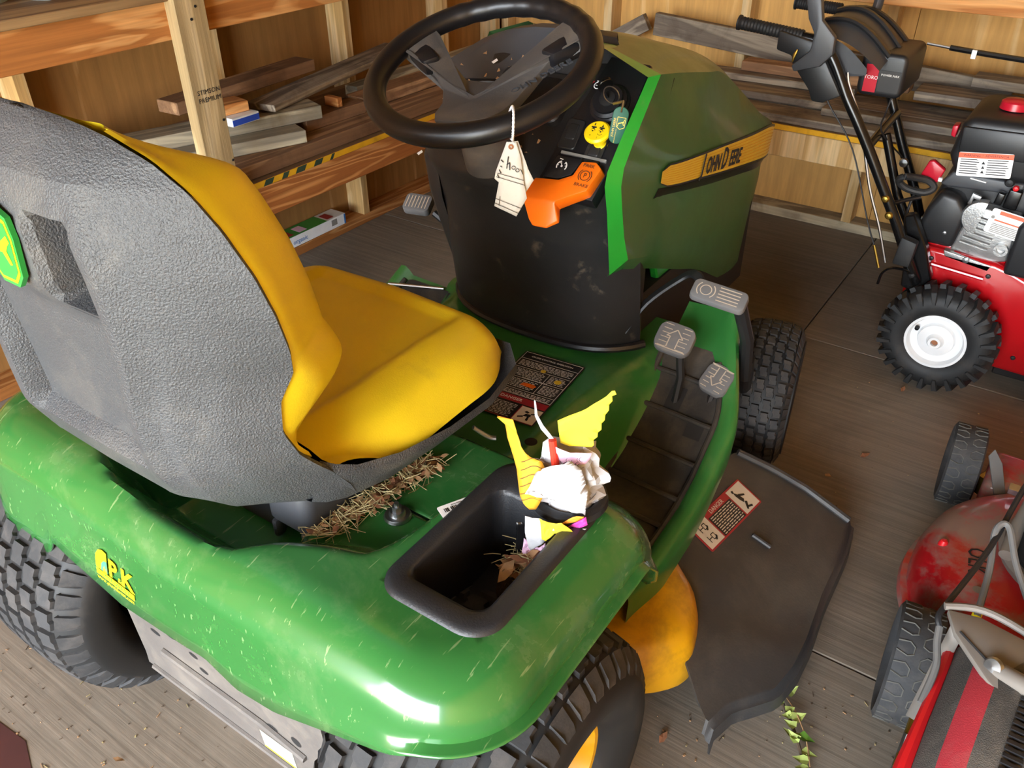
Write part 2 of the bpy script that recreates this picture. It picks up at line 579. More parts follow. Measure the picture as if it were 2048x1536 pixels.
# ------------------------------------------------------------ the shed
XW, YW, XR, YD, ZR = -1.604, 3.032, 2.6, -3.6, 2.85
floor = MB().box2((XW - .1, YD - .05, -0.06), (XR + .1, YW + .1, -0.024)).build('floor', 'ply_floor', smooth=0)
tag(floor, 'worn brown plywood shed floor', None, None, 'structure')
def sheet_piece(x0, x1, y0, y1, dz=0.0):
    o = board('plywood_sheet', (x0 + .002, (y0 + y1) / 2, -0.0122 + dz), (x1 - .002, (y0 + y1) / 2, -0.0122 + dz), y1 - y0 - .004, 0.024, 'ply_floor', parent=floor, bev=0.002)
    return o
for (x0, x1, y0, y1) in ((-1.6, 0.955, -3.6, -2.1), (0.955, 2.6, -3.6, -2.1), (-1.6, 0.955, -2.1, -0.42), (0.955, 2.6, -2.1, 0.77), (-1.6, 0.955, -0.42, 0.797), (-1.6, 0.30, 0.797, 2.025),
                         (0.30, 2.6, 0.797, 2.025), (0.955, 2.6, 0.77, 0.797), (-1.6, 0.30, 2.025, 3.03), (0.30, 2.6, 2.025, 3.03)):
    if y1 - y0 > .1:
        sheet_piece(x0, x1, y0, y1)
    else:
        sheet_piece(x0, x1, y0, y1)
pat = MB()
flatpoly(pat, ((0, 0, 0), V((1, 0, 0)), V((0, 1, 0)), V((0, 0, 1))), [(-0.95, -0.42), (-0.62, -0.25), (-0.40, -0.235), (-0.24, -0.30), (-0.15, -0.42), (-0.2, -0.7), (-0.9, -0.75)], 0.0012)
pat.build('paint_stain', 'maroon_paint', floor, smooth=0)

# left wall: panels, studs and plate
wl = MB().box2((XW - 0.06, YD - .06, 0), (XW - 0.012, YW + .06, ZR)).build('wall_left', 'ply_wall', smooth=0)
tag(wl, 'plywood shed wall on the left with open studs', None, None, 'structure')
for (y0, y1) in ((-3.6, -2.37), (-2.37, -1.15), (-1.15, 0.06), (0.06, 1.28), (1.28, 2.5), (2.5, 3.03)):
    MB().box2((XW - 0.012, y0 + .0015, 0.0), (XW, y1 - .0015, ZR)).build('plywood_panel', 'ply_wall', wl, smooth=0, origin=(XW, y0, 0))
for y in (-3.5, -2.95, -2.35, -1.74, -1.13, -0.52, 0.09, 0.70, 1.34, 1.94, 2.52, 2.9):
    MB().box2((XW, y - .036, 0.038), (XW + .089, y, ZR)).build('stud', 'wood_stud', wl, smooth=0, bevel=.002, origin=(XW, y, 0))
board('bottom_plate', (XW + .045, YD, .019), (XW + .045, YW - .09, .019), .089, .038, 'wood_fir', parent=wl)

# back wall (far side)
wb = MB().box2((XW - .06, YW + 0.012, 0), (XR + .05, YW + 0.06, ZR)).build('wall_back', 'ply_wall_lit', smooth=0)
tag(wb, 'plywood shed wall behind the green hood with open studs', None, None, 'structure')
for (x0, x1) in ((-1.6, -0.98), (-0.98, 0.24), (0.24, 1.46), (1.46, 2.6)):
    MB().box2((x0 + .0015, YW, 0.0), (x1 - .0015, YW + 0.012, ZR)).build('plywood_panel', 'ply_wall_lit', wb, smooth=0, origin=(x0, YW, 0))
for x in (-1.50, -0.963, -0.355, 0.186, 0.80, 1.41, 2.02):
    MB().box2((x - .038, YW - .089, 0.038), (x, YW, ZR)).build('stud', 'wood_stud', wb, smooth=0, bevel=.002, origin=(x, YW, 0))
board('bottom_plate', (XW + .09, YW - .045, .019), (XR, YW - .045, .019), .089, .038, 'wood_pale', parent=wb)

# right wall, doorway wall and roof (out of view, they shade the inside)
wr = MB().box2((XR, YD, 0), (XR + .05, YW, ZR)).build('wall_right', 'ply_wall_lit', smooth=0)
tag(wr, 'plywood shed wall on the right, out of view', None, None, 'structure')
wd = MB()
wd.box2((XW, YD - .06, 0), (DOOR[0], YD, ZR))
wd.box2((DOOR[1], YD - .06, 0), (XR, YD, ZR))
wd.box2((DOOR[0], YD - .06, DOOR[3]), (DOOR[1], YD, ZR))
tag(wd.build('wall_front', 'ply_wall', smooth=0), 'shed wall with the open doorway, behind the viewer', None, None, 'structure')
tag(MB().box2((XW - .1, YD - .1, ZR), (XR + .1, YW + .1, ZR + .05)).build('ceiling', 'roof_wood', smooth=0), 'plank shed roof, out of view', None, None, 'structure')
gd = MB().box2((-25, -45, -0.12), (25, YD - .06, -0.07)).build('ground_outside', 'outdoor_ground', smooth=0)
tag(gd, 'grassy ground outside the doorway', None, None, 'structure')

# ------------------------------------------------------------ shelf frames along the two walls
XS, YS = -1.05, 2.42
sh = empty('wooden_shelf', (-1.3, 0.9, 0), 'site-built two-by-four shelf frame along the left wall with a stamped upright post', 'shelf')
def beam(nm, a, b, w, t, mat, p=sh):
    return board(nm, a, b, w, t, mat, parent=p)
po = MB().box2((XS, 0.847, 0.0), (XS + 0.038, 0.936, 2.3)).build('post', 'wood_post', sh, smooth=0, bevel=.002, origin=(XS, 0.89, 0))
po2 = MB()
fp = frame((XS + .0385, 0.892, 0.835), (0, 1, 0), (0, -0.03, 1))
po2.text('STIMSON', fr_at(fp, 0.004, 0.010), 0.017, 0.0003)
po2.text('PREMIUM', fr_at(fp, 0.004, -0.010), 0.017, 0.0003)
po2.build('stamp', 'ink', po, smooth=0)
nl = MB()
for (yy, zz) in ((0.906, 1.045), (0.888, 1.018), (0.925, 0.765), (0.93, 0.655)):
    nl.lathe([(0.0001, .0014), (.0035, .0013), (.0035, 0)], frame((XS + .038, yy, zz), (0, 1, 0), (0, 0, 1)), 10)
nl.build('nail', 'dark_steel', po)
# upper beam in two lengths, plywood on top, lower rail, joists
beam('upper_beam', (XS - .019, -0.6, 1.017), (XS - .019, 0.90, 1.017), .038, .089, 'wood_fir')
beam('upper_beam', (XS - .019, 0.90, 1.020), (XS - .019, 2.42, 1.020), .038, .089, 'wood_fir')
beam('shelf_deck', (-1.28, -0.6, 1.073), (-1.28, 0.86, 1.073), .50, .020, 'shelf_ply')
beam('shelf_deck', (-1.28, 0.94, 1.076), (-1.28, 2.40, 1.076), .50, .018, 'shelf_ply')
beam('lower_rail', (XS - .019, -0.6, .487), (XS - .019, 2.42, .487), .038, .094, 'wood_rail')
beam('shelf_deck', (-1.285, -0.6, .543), (-1.285, 2.41, .543), .47, .018, 'shelf_ply')
for y in (0.30, 0.95, 1.6, 2.25):
    beam('joist', (-1.51, y, .487), (XS - .04, y, .487), .038, .089, 'wood_fir')
    beam('joist', (-1.51, y, 1.015), (XS - .04, y, 1.015), .038, .089, 'wood_fir')
ed = MB()
y = 0.92
k = 0
ed.box2((XS - .003, 0.92, .5345), (XS + .0015, 2.42, .5515))
ed.build('painted_edge', 'edge_yellow', sh, smooth=0)
eg = MB()
for (a, b) in ((0.955, 1.0), (1.045, 1.09), (1.115, 1.15), (1.17, 1.22), (1.245, 1.29), (1.315, 1.34)):
    fz = V((XS + .0018, 0, 0))
    eg.face([(XS + .0018, a, .5345), (XS + .0018, b - .012, .5345), (XS + .0018, b, .5515), (XS + .0018, a + .012, .5515)])
eg.build('paint_stripe', 'edge_green', sh, smooth=0)

sb = empty('wooden_shelf', (0.6, 2.6, 0), 'site-built shelf frame along the back wall behind the snow blower, yellow-edged', 'shelf')
board('upper_beam', (0.05, YS + .019, .99), (2.5, YS + .019, .99), .038, .089, 'wood_fir', parent=sb)
board('shelf_deck', (0.06, 2.68, 1.045), (2.5, 2.68, 1.045), .50, .018, 'shelf_ply', parent=sb)
board('lower_rail', (XS + .004, YS + .019, .478), (2.5, YS + .019, .478), .038, .089, 'wood_stud', parent=sb)
board('shelf_deck', (-1.05, 2.68, .534), (2.5, 2.68, .534), .50, .018, 'shelf_ply', parent=sb)
MB().box2((XS + .004, YS - .0015, .525), (2.5, YS + .003, .5425)).build('painted_edge', 'edge_yellow', sb, smooth=0)
for x in (-0.5, 0.23, 1.0, 1.7):
    board('joist', (x, YS + .04, .478), (x, 2.94, .478), .038, .089, 'wood_fir', parent=sb)
for x in (-0.97, 1.62, 2.4):
    MB().box2((x, YS - .001, 0), (x + .038, YS + .037, .434)).build('leg', 'wood_stud', sb, smooth=0, bevel=.002)

# ------------------------------------------------------------ lumber lying on the left shelf, each piece a thing
def lum(a, b, w, t, mat, label, group='lumber on the left shelf', **kw):
    o = board('lumber_board', a, b, w, t, mat, **kw)
    tag(o, label, 'board', group)
    return o
Z0 = 0.5525
lum((-1.125, 0.70, Z0 + .0215), (-1.115, 2.42, Z0 + .0215), .095, .042, 'wood_brown', 'long brown board lying nearest the yellow-painted front edge of left shelf')
lum((-1.25, 0.75, Z0 + .0215), (-1.245, 2.36, Z0 + .0215), .14, .042, 'wood_brown', 'long brown plank lying second from the front edge of left shelf')
lum((-1.215, 1.62, Z0 + .063), (-1.205, 2.38, Z0 + .063), .09, .038, 'wood_brown', 'brown board on top of the planks, right end behind the steering wheel')
lum((-1.195, 1.34, Z0 + .063), (-1.185, 1.60, Z0 + .063), .075, .038, 'wood_brown', 'brown board with a fresh orange broken end on left shelf')
lum((-1.31, 1.70, Z0 + .066), (-1.30, 2.45, Z0 + .066), .06, .04, 'wood_pale', 'pale painted board glimpsed through the steering wheel opening')
lum((-1.375, 0.62, Z0 + .063), (-1.13, 1.285, Z0 + .063), .092, .038, 'wood_pale', 'weathered pale short board, lower of the stacked pair beside the post')
lum((-1.40, 0.72, Z0 + .102), (-1.17, 1.395, Z0 + .104), .096, .04, 'wood_pale', 'weathered pale short board, upper of the stacked pair beside the post')
lum((-1.405, 0.9, Z0 + .0215), (-1.40, 2.3, Z0 + .0215), .13, .042, 'wood_brown', 'brown plank lying at the back of the left shelf against the studs')
lum((-1.225, 1.225, Z0 + .139), (-1.395, 2.05, Z0 + .143), .105, .02, 'wood_grey', 'long grey plank leaning across the lumber pile on left shelf')
lum((-1.33, 0.98, Z0 + .180), (-1.37, 1.56, Z0 + .182), .085, .036, 'wood_brown', 'short dark brown board topping the pile just right of the post')
lum((-1.445, 1.05, Z0 + .063), (-1.44, 1.5, Z0 + .063), .07, .038, 'wood_brown', 'short brown offcut at the wall side under the topmost dark board')
lum((-1.44, 0.2, Z0 + .0865), (-1.45, 0.58, Z0 + .0865), .10, .03, 'wood_brown', 'brown board left of the post, seen above the seat')
frg = MB().box((-1.195, 1.50, Z0 + .098), (.06, .022, .03)).build('wood_offcut', 'wood_rail', smooth=0, bevel=.002)
tag(frg, 'small bright orange split offcut lying on the brown planks', 'offcut')
bx = MB()
bx.box((-1.235, 1.125, Z0 + .136), (.12, .10, .024))
bxo = bx.build('small_box', 'white_print', smooth=0, bevel=.001)
tag(bxo, 'small white box with a blue side among the lumber beside the post', 'box')
MB().box2((-1.1755, 1.076, Z0 + .126), (-1.1740, 1.174, Z0 + .143)).build('blue_side', 'blue_print', bxo, smooth=0)
bo = lum((-1.25, 1.078, Z0 + .164), (-1.235, 1.168, Z0 + .164), .075, .03, 'wood_fir', 'short orange-edged board offcut on the small white box')

# box lying in the stud bay on the floor plate
wbx = MB().box2((-1.598, 1.43, .0385), (-1.518, 1.80, .082)).build('garden_box', 'white_print', smooth=0, bevel=.001)
tag(wbx, 'long white cardboard box with a green printed top on the floor plate', 'box')
pr = MB()
pr.box2((-1.597, 1.432, .0822), (-1.519, 1.70, .0826))
pr.build('printed_top', 'decal_green', wbx, smooth=0)
for (a, b, c, d, m) in ((1.435, 1.475, .042, .078, 'blue_label'), (1.72, 1.75, .052, .076, 'ink_grey'), (1.79, 1.798, .04, .08, 'blue_label')):
    MB().box2((-1.5178, a, c), (-1.5172, b, d)).build('label_print', m, wbx, smooth=0)
pr = MB()
pr.text('organic', frame((-1.5178, 1.55, .058), (0, 1, 0), (0, 0, 1)), .026, .0004)
pr.build('label_lettering', 'blue_label', wbx, smooth=0)
for (a, b, m) in ((1.452, 1.49, 'decal_yellow'), (1.50, 1.53, 'decal_red'), (1.56, 1.60, 'paper_pink'), (1.71, 1.745, 'decal_red')):
    pr = MB().box2((-1.58, a, .0826), (-1.53, b, .083))
    pr.build('picture', m, wbx, smooth=0)

# tub on the upper shelf, top-left
tb = MB()
ft = frame((-1.30, 0.515, 1.083), (1, 0, 0), (0, 1, 0))
tb.lathe([(0.0001, 0), (.085, 0), (.10, .16), (.104, .16), (.104, .168), (.095, .168), (.08, .01)], ft, 28)
tub = tb.build('plastic_tub', 'tub_plastic')
tag(tub, 'grey plastic tub on the upper left shelf, cut by the frame', 'tub')
tb = MB()
tb.tube(crom([(-1.22, .60, 1.10), (-1.19, .625, 1.095), (-1.165, .64, 1.094)], 4), [.012, .013, .014, .0145, .0145, .0145, .0145, .0145, .012], 12)
tag(tb.build('plastic_nozzle', 'tub_plastic'), 'short translucent plastic nozzle lying beside the tub', 'nozzle')
for (x, y, h, m) in ((-1.47, 0.72, .13, 'white_print'), (-1.49, 0.80, .12, 'tub_plastic')):
    b = MB()
    fb = frame((x, y, Z0), (1, 0, 0), (0, 1, 0))
    b.lathe([(.0001, 0), (.028, 0), (.029, .01), (.029, h * .62), (.012, h * .8), (.012, h), (.0001, h)], fb, 18)
    o = b.build('plastic_bottle', m)
    tag(o, 'small white plastic bottle on the left shelf just above the seat back' if m == 'white_print' else 'small grey bottle beside the white one above the seat back', 'bottle', 'bottles on the left shelf')

# ------------------------------------------------------------ lumber on the back shelf
Z1 = 0.5435
def lumb(a, b, w, t, mat, label, **kw):
    return lum(a, b, w, t, mat, label, group='lumber on the back shelf', **kw)
lumb((-0.72, 2.875, .715), (0.62, 2.87, .625), .034, .085, 'wood_grey', 'long weathered grey board leaning along the back wall above the hood')
lumb((-0.98, 2.88, .59), (-0.765, 2.89, .715), .034, .066, 'wood_grey', 'short grey board end tilted up above the dashboard')
lumb((-0.95, 2.50, Z1 + .013), (1.9, 2.49, Z1 + .013), .125, .025, 'wood_barn', 'wide grey barn board along the yellow front edge of the back shelf')
lumb((-0.9, 2.66, Z1 + .013), (1.8, 2.65, Z1 + .013), .17, .025, 'wood_barn', 'wide grey barn board lying second from the back shelf front')
lumb((-0.6, 2.80, Z1 + .013), (2.0, 2.795, Z1 + .013), .10, .025, 'wood_barn', 'grey barn board lying at the rear of the back shelf')
lumb((-0.32, 2.64, Z1 + .040), (1.7, 2.66, Z1 + .040), .16, .024, 'wood_barn', 'grey barn board of the second layer behind the snow blower handles')
lumb((0.10, 2.53, Z1 + .040), (1.9, 2.54, Z1 + .040), .06, .024, 'wood_barn', 'narrow grey board on the barn boards near the front edge')
lumb((-0.55, 2.70, Z1 + .066), (0.15, 2.735, Z1 + .066), .085, .024, 'wood_grey', 'short grey-brown board with a split end under the leaning board')
lumb((-0.28, 2.755, Z1 + .097), (0.32, 2.765, Z1 + .097), .075, .034, 'wood_brown', 'splintered reddish-brown board behind the handle grip')
lumb((0.35, 2.72, Z1 + .095), (1.9, 2.74, Z1 + .10), .12, .03, 'wood_barn', 'dark barn board of the top layer behind the engine')
lumb((0.5, 2.82, Z1 + .136), (1.9, 2.80, Z1 + .136), .10, .03, 'wood_barn', 'topmost dark barn board against the back wall studs')
# ------------------------------------------------------------ the riding mower
T = empty('riding_mower', (0, 0.6, 0), 'green and yellow riding lawn tractor with grey-backed yellow seat and black steering wheel', 'riding mower')
EX, EY, EZ = V((1, 0, 0)), V((0, 1, 0)), V((0, 0, 1))

# ---- rear fender body
def contour(d, y1=0.50):
    x0, x1, ya, yb = -0.56 + d, 0.56 - d, -0.098 + d, y1 - d
    rr, rf = max(0.14 - d * .75, .006), max(0.17 - d * 1.1, .004)
    out = []
    def st(a, b, n):
        for k in range(n):
            out.append((lerp(a[0], b[0], k / n), lerp(a[1], b[1], k / n)))
    def arc(cx, cy, r, a, n):
        for k in range(n):
            t = a + PI / 2 * k / n
            out.append((cx + r * math.cos(t), cy + r * math.sin(t)))
    st((x0 + rr, ya), (x1 - rr, ya), 70)
    arc(x1 - rr, ya + rr, rr, -PI / 2, 14)
    st((x1, ya + rr), (x1, yb - rf), 34)
    arc(x1 - rf, yb - rf, rf, 0, 6)
    st((x1 - rf, yb), (x0 + rf, yb), 70)
    arc(x0 + rf, yb - rf, rf, PI / 2, 6)
    st((x0, yb - rf), (x0, ya + rr), 34)
    arc(x0 + rr, ya + rr, rr, PI, 14)
    return out
def f_top(x, y):
    return 0.620 - 0.25 * sst(0.31, 0.58, y) - 0.012 * sst(.2, 0, abs(x))
LIP = [(-.26, .03), (-.232, -.006), (-.18, -.030), (-.08, -.046), (.05, -.044), (.10, -.034), (.15, .004), (.212, .034), (.262, .052), (.30, .11)]
def recess(x, y):
    yb = interp(LIP, x)
    xr = 0.285 + (y - .08) * .13
    m = sst(yb, yb + .075, y) * sst(-.268, -.205, x) * (1 - sst(xr - .03, xr, x))
    zf = 0.525 + .045 * sst(.10, .135, x) - .05 * sst(-.12, -.15, x)
    return m, zf
RB = [(-.56, .43), (-.46, .425), (-.375, .425), (-.345, .415), (-.315, .425), (-.285, .468), (-.25, .455), (-.12, .425), (.03, .435), (.08, .442), (.14, .418), (.22, .430), (.36, .490), (.44, .525), (.50, .556), (.56, .560)]
def f_bot(x, y):
    z = lerp(interp(RB, x), .556, sst(-.085, .02, y))
    return min(z - .225 * sst(.30, .50, y), f_top(x, y) - .079)
fm = MB()
rows = []
FR = .075
for k in range(5):
    d = .014 * k / 4
    rows.append([(x, y, lerp(f_bot(x, y), f_top(x, y) - FR, k / 4)) for x, y in contour(d)])
for k in range(1, 10):
    a = PI / 2 * k / 9
    d = .014 + FR * (1 - math.cos(a))
    r = []
    for x, y in contour(d):
        z = f_top(x, y) - FR + FR * math.sin(a)
        m, zf = recess(x, y)
        r.append((x, y, lerp(z, min(z, zf), m)))
    rows.append(r)
for k in range(1, 37):
    d = .014 + FR + (.296 - .014 - FR) * k / 36
    r = []
    for x, y in contour(d):
        z = f_top(x, y)
        m, zf = recess(x, y)
        r.append((x, y, lerp(z, min(z, zf), m)))
    rows.append(r)
fm.grid(rows, True)
keep = []
for f in fm.f:
    cx = sum(fm.v[i][0] for i in f) / 4
    cy = sum(fm.v[i][1] for i in f) / 4
    inside = .320 < cx < .470 and .045 < cy < .285
    cup = (cx - .435) ** 2 + (cy - .302) ** 2 < .036 ** 2
    keep.append(not (inside or cup))
fm.f = [f for f, k in zip(fm.f, keep) if k]
fm.mi = [0] * len(fm.f)
fender = fm.build('rear_fender', 'green_scratched', T, smooth=50)
sm_ = fender.modifiers.new('thick', 'SOLIDIFY')
sm_.thickness = .004
sm_.offset = -1

# ---- floor pan between the fender and the dash pedestal, running down to the footrests
ZM = [(.48, .285), (.55, .287), (.63, .292), (.71, .303), (.78, .333), (.864, .402), (.91, .441), (.97, .50), (1.05, .56)]
def zmat(y):
    return interp(ZM, y)
def zpan(x, y):
    top = .532 - .05 * sst(.3, .55, y)
    ax = abs(x)
    xi = .225 + .03 * sst(.6, .95, y)
    return lerp(top, min(zmat(y) - .006, top), sst(xi - .01, xi + .055, ax))
pn = MB()
rows = []
for i in range(50):
    y = .30 + .78 * i / 49
    rows.append([(x, y, zpan(x, y)) for x in [-.30 + .6 * j / 60 for j in range(61)]])
pn.grid(rows)
pan = pn.build('floor_pan', 'green_paint', T, smooth=60)
pn = MB()
pn.lathe([(.0001, .0012), (.012, .0012)], frame((.222, .528, .488), EX, EY), 16)
pn.build('drain_hole', 'ink', pan)

# ---- footrests: green outer shell and black ribbed mat
def footrest(sg):
    g = MB()
    rows = []
    n = 44
    for i in range(n + 1):
        y = .475 + (.575 if sg > 0 else .47) * i / n
        zm = zmat(y)
        toe = sst(.90, 1.03, y)
        xo = .487 - .075 * sst(.86, 1.05, y) - .02 * sst(.6, .47, y)
        drop = .075 + .05 * sst(.62, .48, y)
        prof = [(.285, zm - .010), (xo - .05, zm - .006), (xo - .038, zm + .006), (xo - .026, zm + .014), (xo - .012, zm + .012), (xo - .003, zm), (xo, zm - .02), (xo - .004, zm - drop)]
        rows.append([(sg * x, y, z + .012 * toe) for x, z in prof])
    g.grid(rows)
    sh_ = g.build('footrest', 'green_paint', T, smooth=50)
    m = MB()
    rows = []
    for i in range(n + 1):
        y = .485 + (.49 if sg > 0 else .45) * i / n
        zm = zmat(y)
        xo = .487 - .075 * sst(.86, 1.05, y) - .042 - .02 * sst(.6, .47, y)
        rows.append([(sg * lerp(.268, xo, j / 8), y, zm + .001 - (.0 if 0 < j < 8 else .006)) for j in range(9)])
    m.grid(rows)
    mt = m.build('rubber_mat', 'rubber_mat', sh_, smooth=50)
    for y in (.53, .595, .66, .73, .80, .865, .925)[:7 if sg > 0 else 6]:
        zm = zmat(y) + .003
        xo = .487 - .075 * sst(.86, 1.05, y) - .048
        MB().tube([(sg * .275, y, zm), (sg * (.275 + xo) / 2, y - .004, zm + .001), (sg * xo, y - .008, zm)], .0055, 8).build('rib', 'rubber_mat', sh_)
    rim = MB()
    YL = .47 if sg > 0 else .44
    for (xx) in (.277,):
        rim.tube([(sg * xx, .49 + YL * k / 20, zmat(.49 + YL * k / 20) + .004) for k in range(21)], .007, 8)
    rim.tube([(sg * (.487 - .075 * sst(.86, 1.05, y) - .044 - .02 * sst(.6, .47, y)), y, zmat(y) + .004) for y in [.49 + YL * k / 20 for k in range(21)]], .006, 8)
    rim.build('mat_edge', 'rubber_mat', sh_)
    return sh_
fr_ = footrest(1)
fl_ = footrest(-1)
MB().tube([(-.455, .905, .452), (-.30, .935, .470)], .004, 8).build('brace_rod', 'steel', fl_)
for (x, y, w, h) in ((.345, .885, .034, .022), (.408, .852, .036, .018)):
    z0, z1 = zmat(y - h) + .004, zmat(y + h) + .004
    hl = MB()
    hl.face([(x - w / 2, y - h, z0), (x + w / 2, y - h, z0), (x + w / 2, y + h, z1), (x - w / 2, y + h, z1)])
    hl.build('pedal_slot', 'ink', fr_, smooth=0)

# ---- pedals
def pedal(name, c, u, v, w, h, th, motif, r=.012):
    f = frame(c, u, v)
    b = MB().prism(rrect(-w / 2, w / 2, -h / 2, h / 2, r, 4), f, -th, 0, .97)
    o = b.build(name, 'pedal_rubber', T, bevel=.003, segs=2)
    k = MB()
    for q in motif(w, h):
        flatpoly(k, f, q, .0008)
    k.build('tread_line', 'pedal_line', o, smooth=0)
    return f, o
def bar(x0, y0, x1, y1, t=.0022):
    dx, dy = x1 - x0, y1 - y0
    L = math.hypot(dx, dy)
    nx, ny = -dy / L * t / 2, dx / L * t / 2
    return [(x0 + nx, y0 + ny), (x0 - nx, y0 - ny), (x1 - nx, y1 - ny), (x1 + nx, y1 + ny)]
def arcbars(r, a0, a1, n, x=0, y=0, t=.002):
    P = [(x + r * math.cos(lerp(a0, a1, k / n)), y + r * math.sin(lerp(a0, a1, k / n))) for k in range(n + 1)]
    return [bar(*P[k], *P[k + 1], t) for k in range(n)]
def m_brake(w, h):
    q = arcbars(.011, 0, 2 * PI, 16, -w * .24, 0) + arcbars(.018, 2.3, 3.98, 6, -w * .24, 0) + arcbars(.018, -.84, .84, 6, -w * .24, 0)
    for k in range(5):
        q.append(bar(-w * .02, (k - 2) * h * .16, w * .36, (k - 2) * h * .16))
    return q
def m_lines(w, h):
    return [bar((k - 3) * w * .12, -h * .34, (k - 3) * w * .12, h * .34, .0025) for k in range(7)]
def m_arrow(w, h):
    q = []
    for k in range(6):
        y = (k - 2.5) * h * .15
        q += [bar(-w * .36, y, -w * .14, y, .0016), bar(w * .14, y, w * .36, y, .0016)]
    q += [bar(-w * .12, -h * .36, -w * .12, 0), bar(w * .12, -h * .36, w * .12, 0), bar(-w * .12, 0, -w * .22, 0), bar(w * .12, 0, w * .22, 0), bar(-w * .22, 0, 0, h * .26), bar(w * .22, 0, 0, h * .26), bar(-w * .4, -h * .4, w * .4, -h * .4)]
    return q
bu, bv = V((.93, .10, -.10)), V((-.12, .80, .50))
f1, bp = pedal('brake_pedal', (.388, .935, .660), bu, bv, .112, .046, .016, m_brake)
f2, bp2 = pedal('brake_pedal', (-.385, .955, .668), (1, .25, 0), (-.2, .80, .5), .07, .05, .02, m_lines)
f3, fp_ = pedal('forward_pedal', (.325, .893, .562), (.97, .1, -.12), (-.05, .82, .58), .078, .066, .018, m_arrow, .02)
f4, rp_ = pedal('reverse_pedal', (.412, .925, .478), (-.85, .1, .12), (-.05, -.8, -.6), .062, .066, .018, m_arrow, .018)
f4[2].negate()
b = MB().tube(crom([(.21, .90, .535), (.24, .93, .60), (.295, .975, .655), (.325, .965, .672), (.345, .95, .662)], 5), .010, 8, flat=.5)
b.build('pedal_arm', 'dark_steel', bp)
b = MB().tube([(.425, .95, .645), (.44, .99, .55), (.44, 1.02, .44)], .014, 10)
b.build('pedal_link', 'dark_steel', bp)
MB().tube([(-.33, .95, .655), (-.24, .96, .60)], .009, 8).build('pedal_arm', 'dark_steel', bp2)
MB().tube([(.335, .90, .545), (.345, .90, .47), (.345, .885, .41)], .009, 8).build('pedal_arm', 'dark_steel', fp_)
MB().tube([(.412, .93, .46), (.41, .90, .42), (.408, .86, .38)], .009, 8).build('pedal_arm', 'dark_steel', rp_)

# ---- storage tray with cup holder in the right fender
ty = MB()
O_ = rrect(.308, .486, .024, .345, [.045, .06, .05, .04], 8)
I_ = rrect(.336, .454, .064, .268, [.022, .022, .022, .018], 8)
zt = .623
rows = [[(x, y, zt - .006) for x, y in O_]]
c0 = (.398, .17)
def between(t, z):
    return [(lerp(a[0], b[0], t), lerp(a[1], b[1], t), z) for a, b in zip(O_, I_)]
rows += [between(.06, zt + .001), between(.25, zt + .004), between(.8, zt + .003), between(.95, zt + .0), between(1.0, zt - .008)]
rows += [[(lerp(c0[0], x, .92), lerp(c0[1], y, .96), zt - .13) for x, y in I_], [(c0[0], c0[1], zt - .131)] * len(I_)]
ty.grid(rows, True)
tray = ty.build('storage_tray', 'rim_black', T, smooth=50)
cp = MB()
fc = frame((.435, .302, zt), EX, EY)
cp.lathe([(.056, .004), (.054, .013), (.046, .016), (.040, .013), (.038, -.07), (.0001, -.07)], fc, 32)
cp.build('cup_holder', 'rim_black', tray, smooth=50)

# ---- bolt, barcode sticker, instruction label on the pan, fender sticker
bt = MB()
fb = frame((.214, .180, .571), EX, EY)
bt.lathe([(.0001, .005), (.019, .005), (.021, .001), (.021, 0)], fb, 24)
bt.lathe([(.0001, .012), (.011, .012), (.013, .006), (.013, .005)], fb, 20)
bt.prism(ngon(.0075, 6), fb, .012, .020)
bt.lathe([(.0001, .026), (.0038, .026), (.004, .02)], fb, 10)
bt.build('pivot_bolt', 'steel', T)
st = MB()
fs = frame((.311, .205, .6205), (.45, .89, 0), (-.89, .45, 0))
st.prism(rrect(-.029, .029, -.0125, .0125, .003, 3), fs, 0, .0006)
st.mat(1)
for k in range(17):
    if k % 5 != 3:
        x = -.021 + k * .0026
        flatpoly(st, fs, rect(.0012 + .0006 * (k % 3), .008, x, .001), .0009)
st.text('MX0G4A02D', fr_at(fs, 0, -.008, .0006), .004, .0002)
st.text('JOHN DEERE', fr_at(fs, 0, .008, .0006), .003, .0002)
st.build('barcode_sticker', ['white_print', 'ink'], T, smooth=0)

lb = MB()
fl = frame((.118, .680, .4852), (1, .09, 0), (-.09, 1, 0))
W_, H_ = .138, .232
lb.prism(rrect(-W_ / 2, W_ / 2, -H_ / 2, H_ / 2, .005, 3), fl, 0, .0006)
def lr(mi, x0, x1, y0, y1, h=.0009):
    lb.mat(mi)
    flatpoly(lb, fl, [(x0, y0), (x1, y0), (x1, y1), (x0, y1)], h)
hw = W_ / 2 - .003
for yy in (.112, .088, .055, .02, -.02, -.038):
    lr(1, -hw, hw, yy - .0006, yy + .0006)
for xx in (-hw, hw - .001):
    lr(1, xx, xx + .001, -.04, .113)
lr(1, .018, .019, .02, .055)
lr(1, .018, .019, -.02, .02)
lr(2, -hw, hw, -.062, -.042)
lr(3, hw - .045, hw, -.113, -.066)
lr(2, hw - .047, hw - .045, -.113, -.064)
lr(2, -hw, hw, -.1145, -.113)
lb.mat(1)
random.seed(3)
for (ya, yb, x0, x1) in ((.062, .084, -.06, .06), (.026, .050, -.06, .012), (.026, .050, .024, .06), (-.014, .015, -.06, .012), (-.014, .015, .024, .06), (-.036, -.024, -.06, .06), (-.11, -.068, -.062, .012)):
    y = ya
    while y < yb:
        x = x0
        while x < x1 - .004:
            w = random.uniform(.004, .014)
            flatpoly(lb, fl, [(x, y), (min(x + w, x1), y), (min(x + w, x1), y + .0017), (x, y + .0017)], .0009)
            x += w + .002
        y += .0044
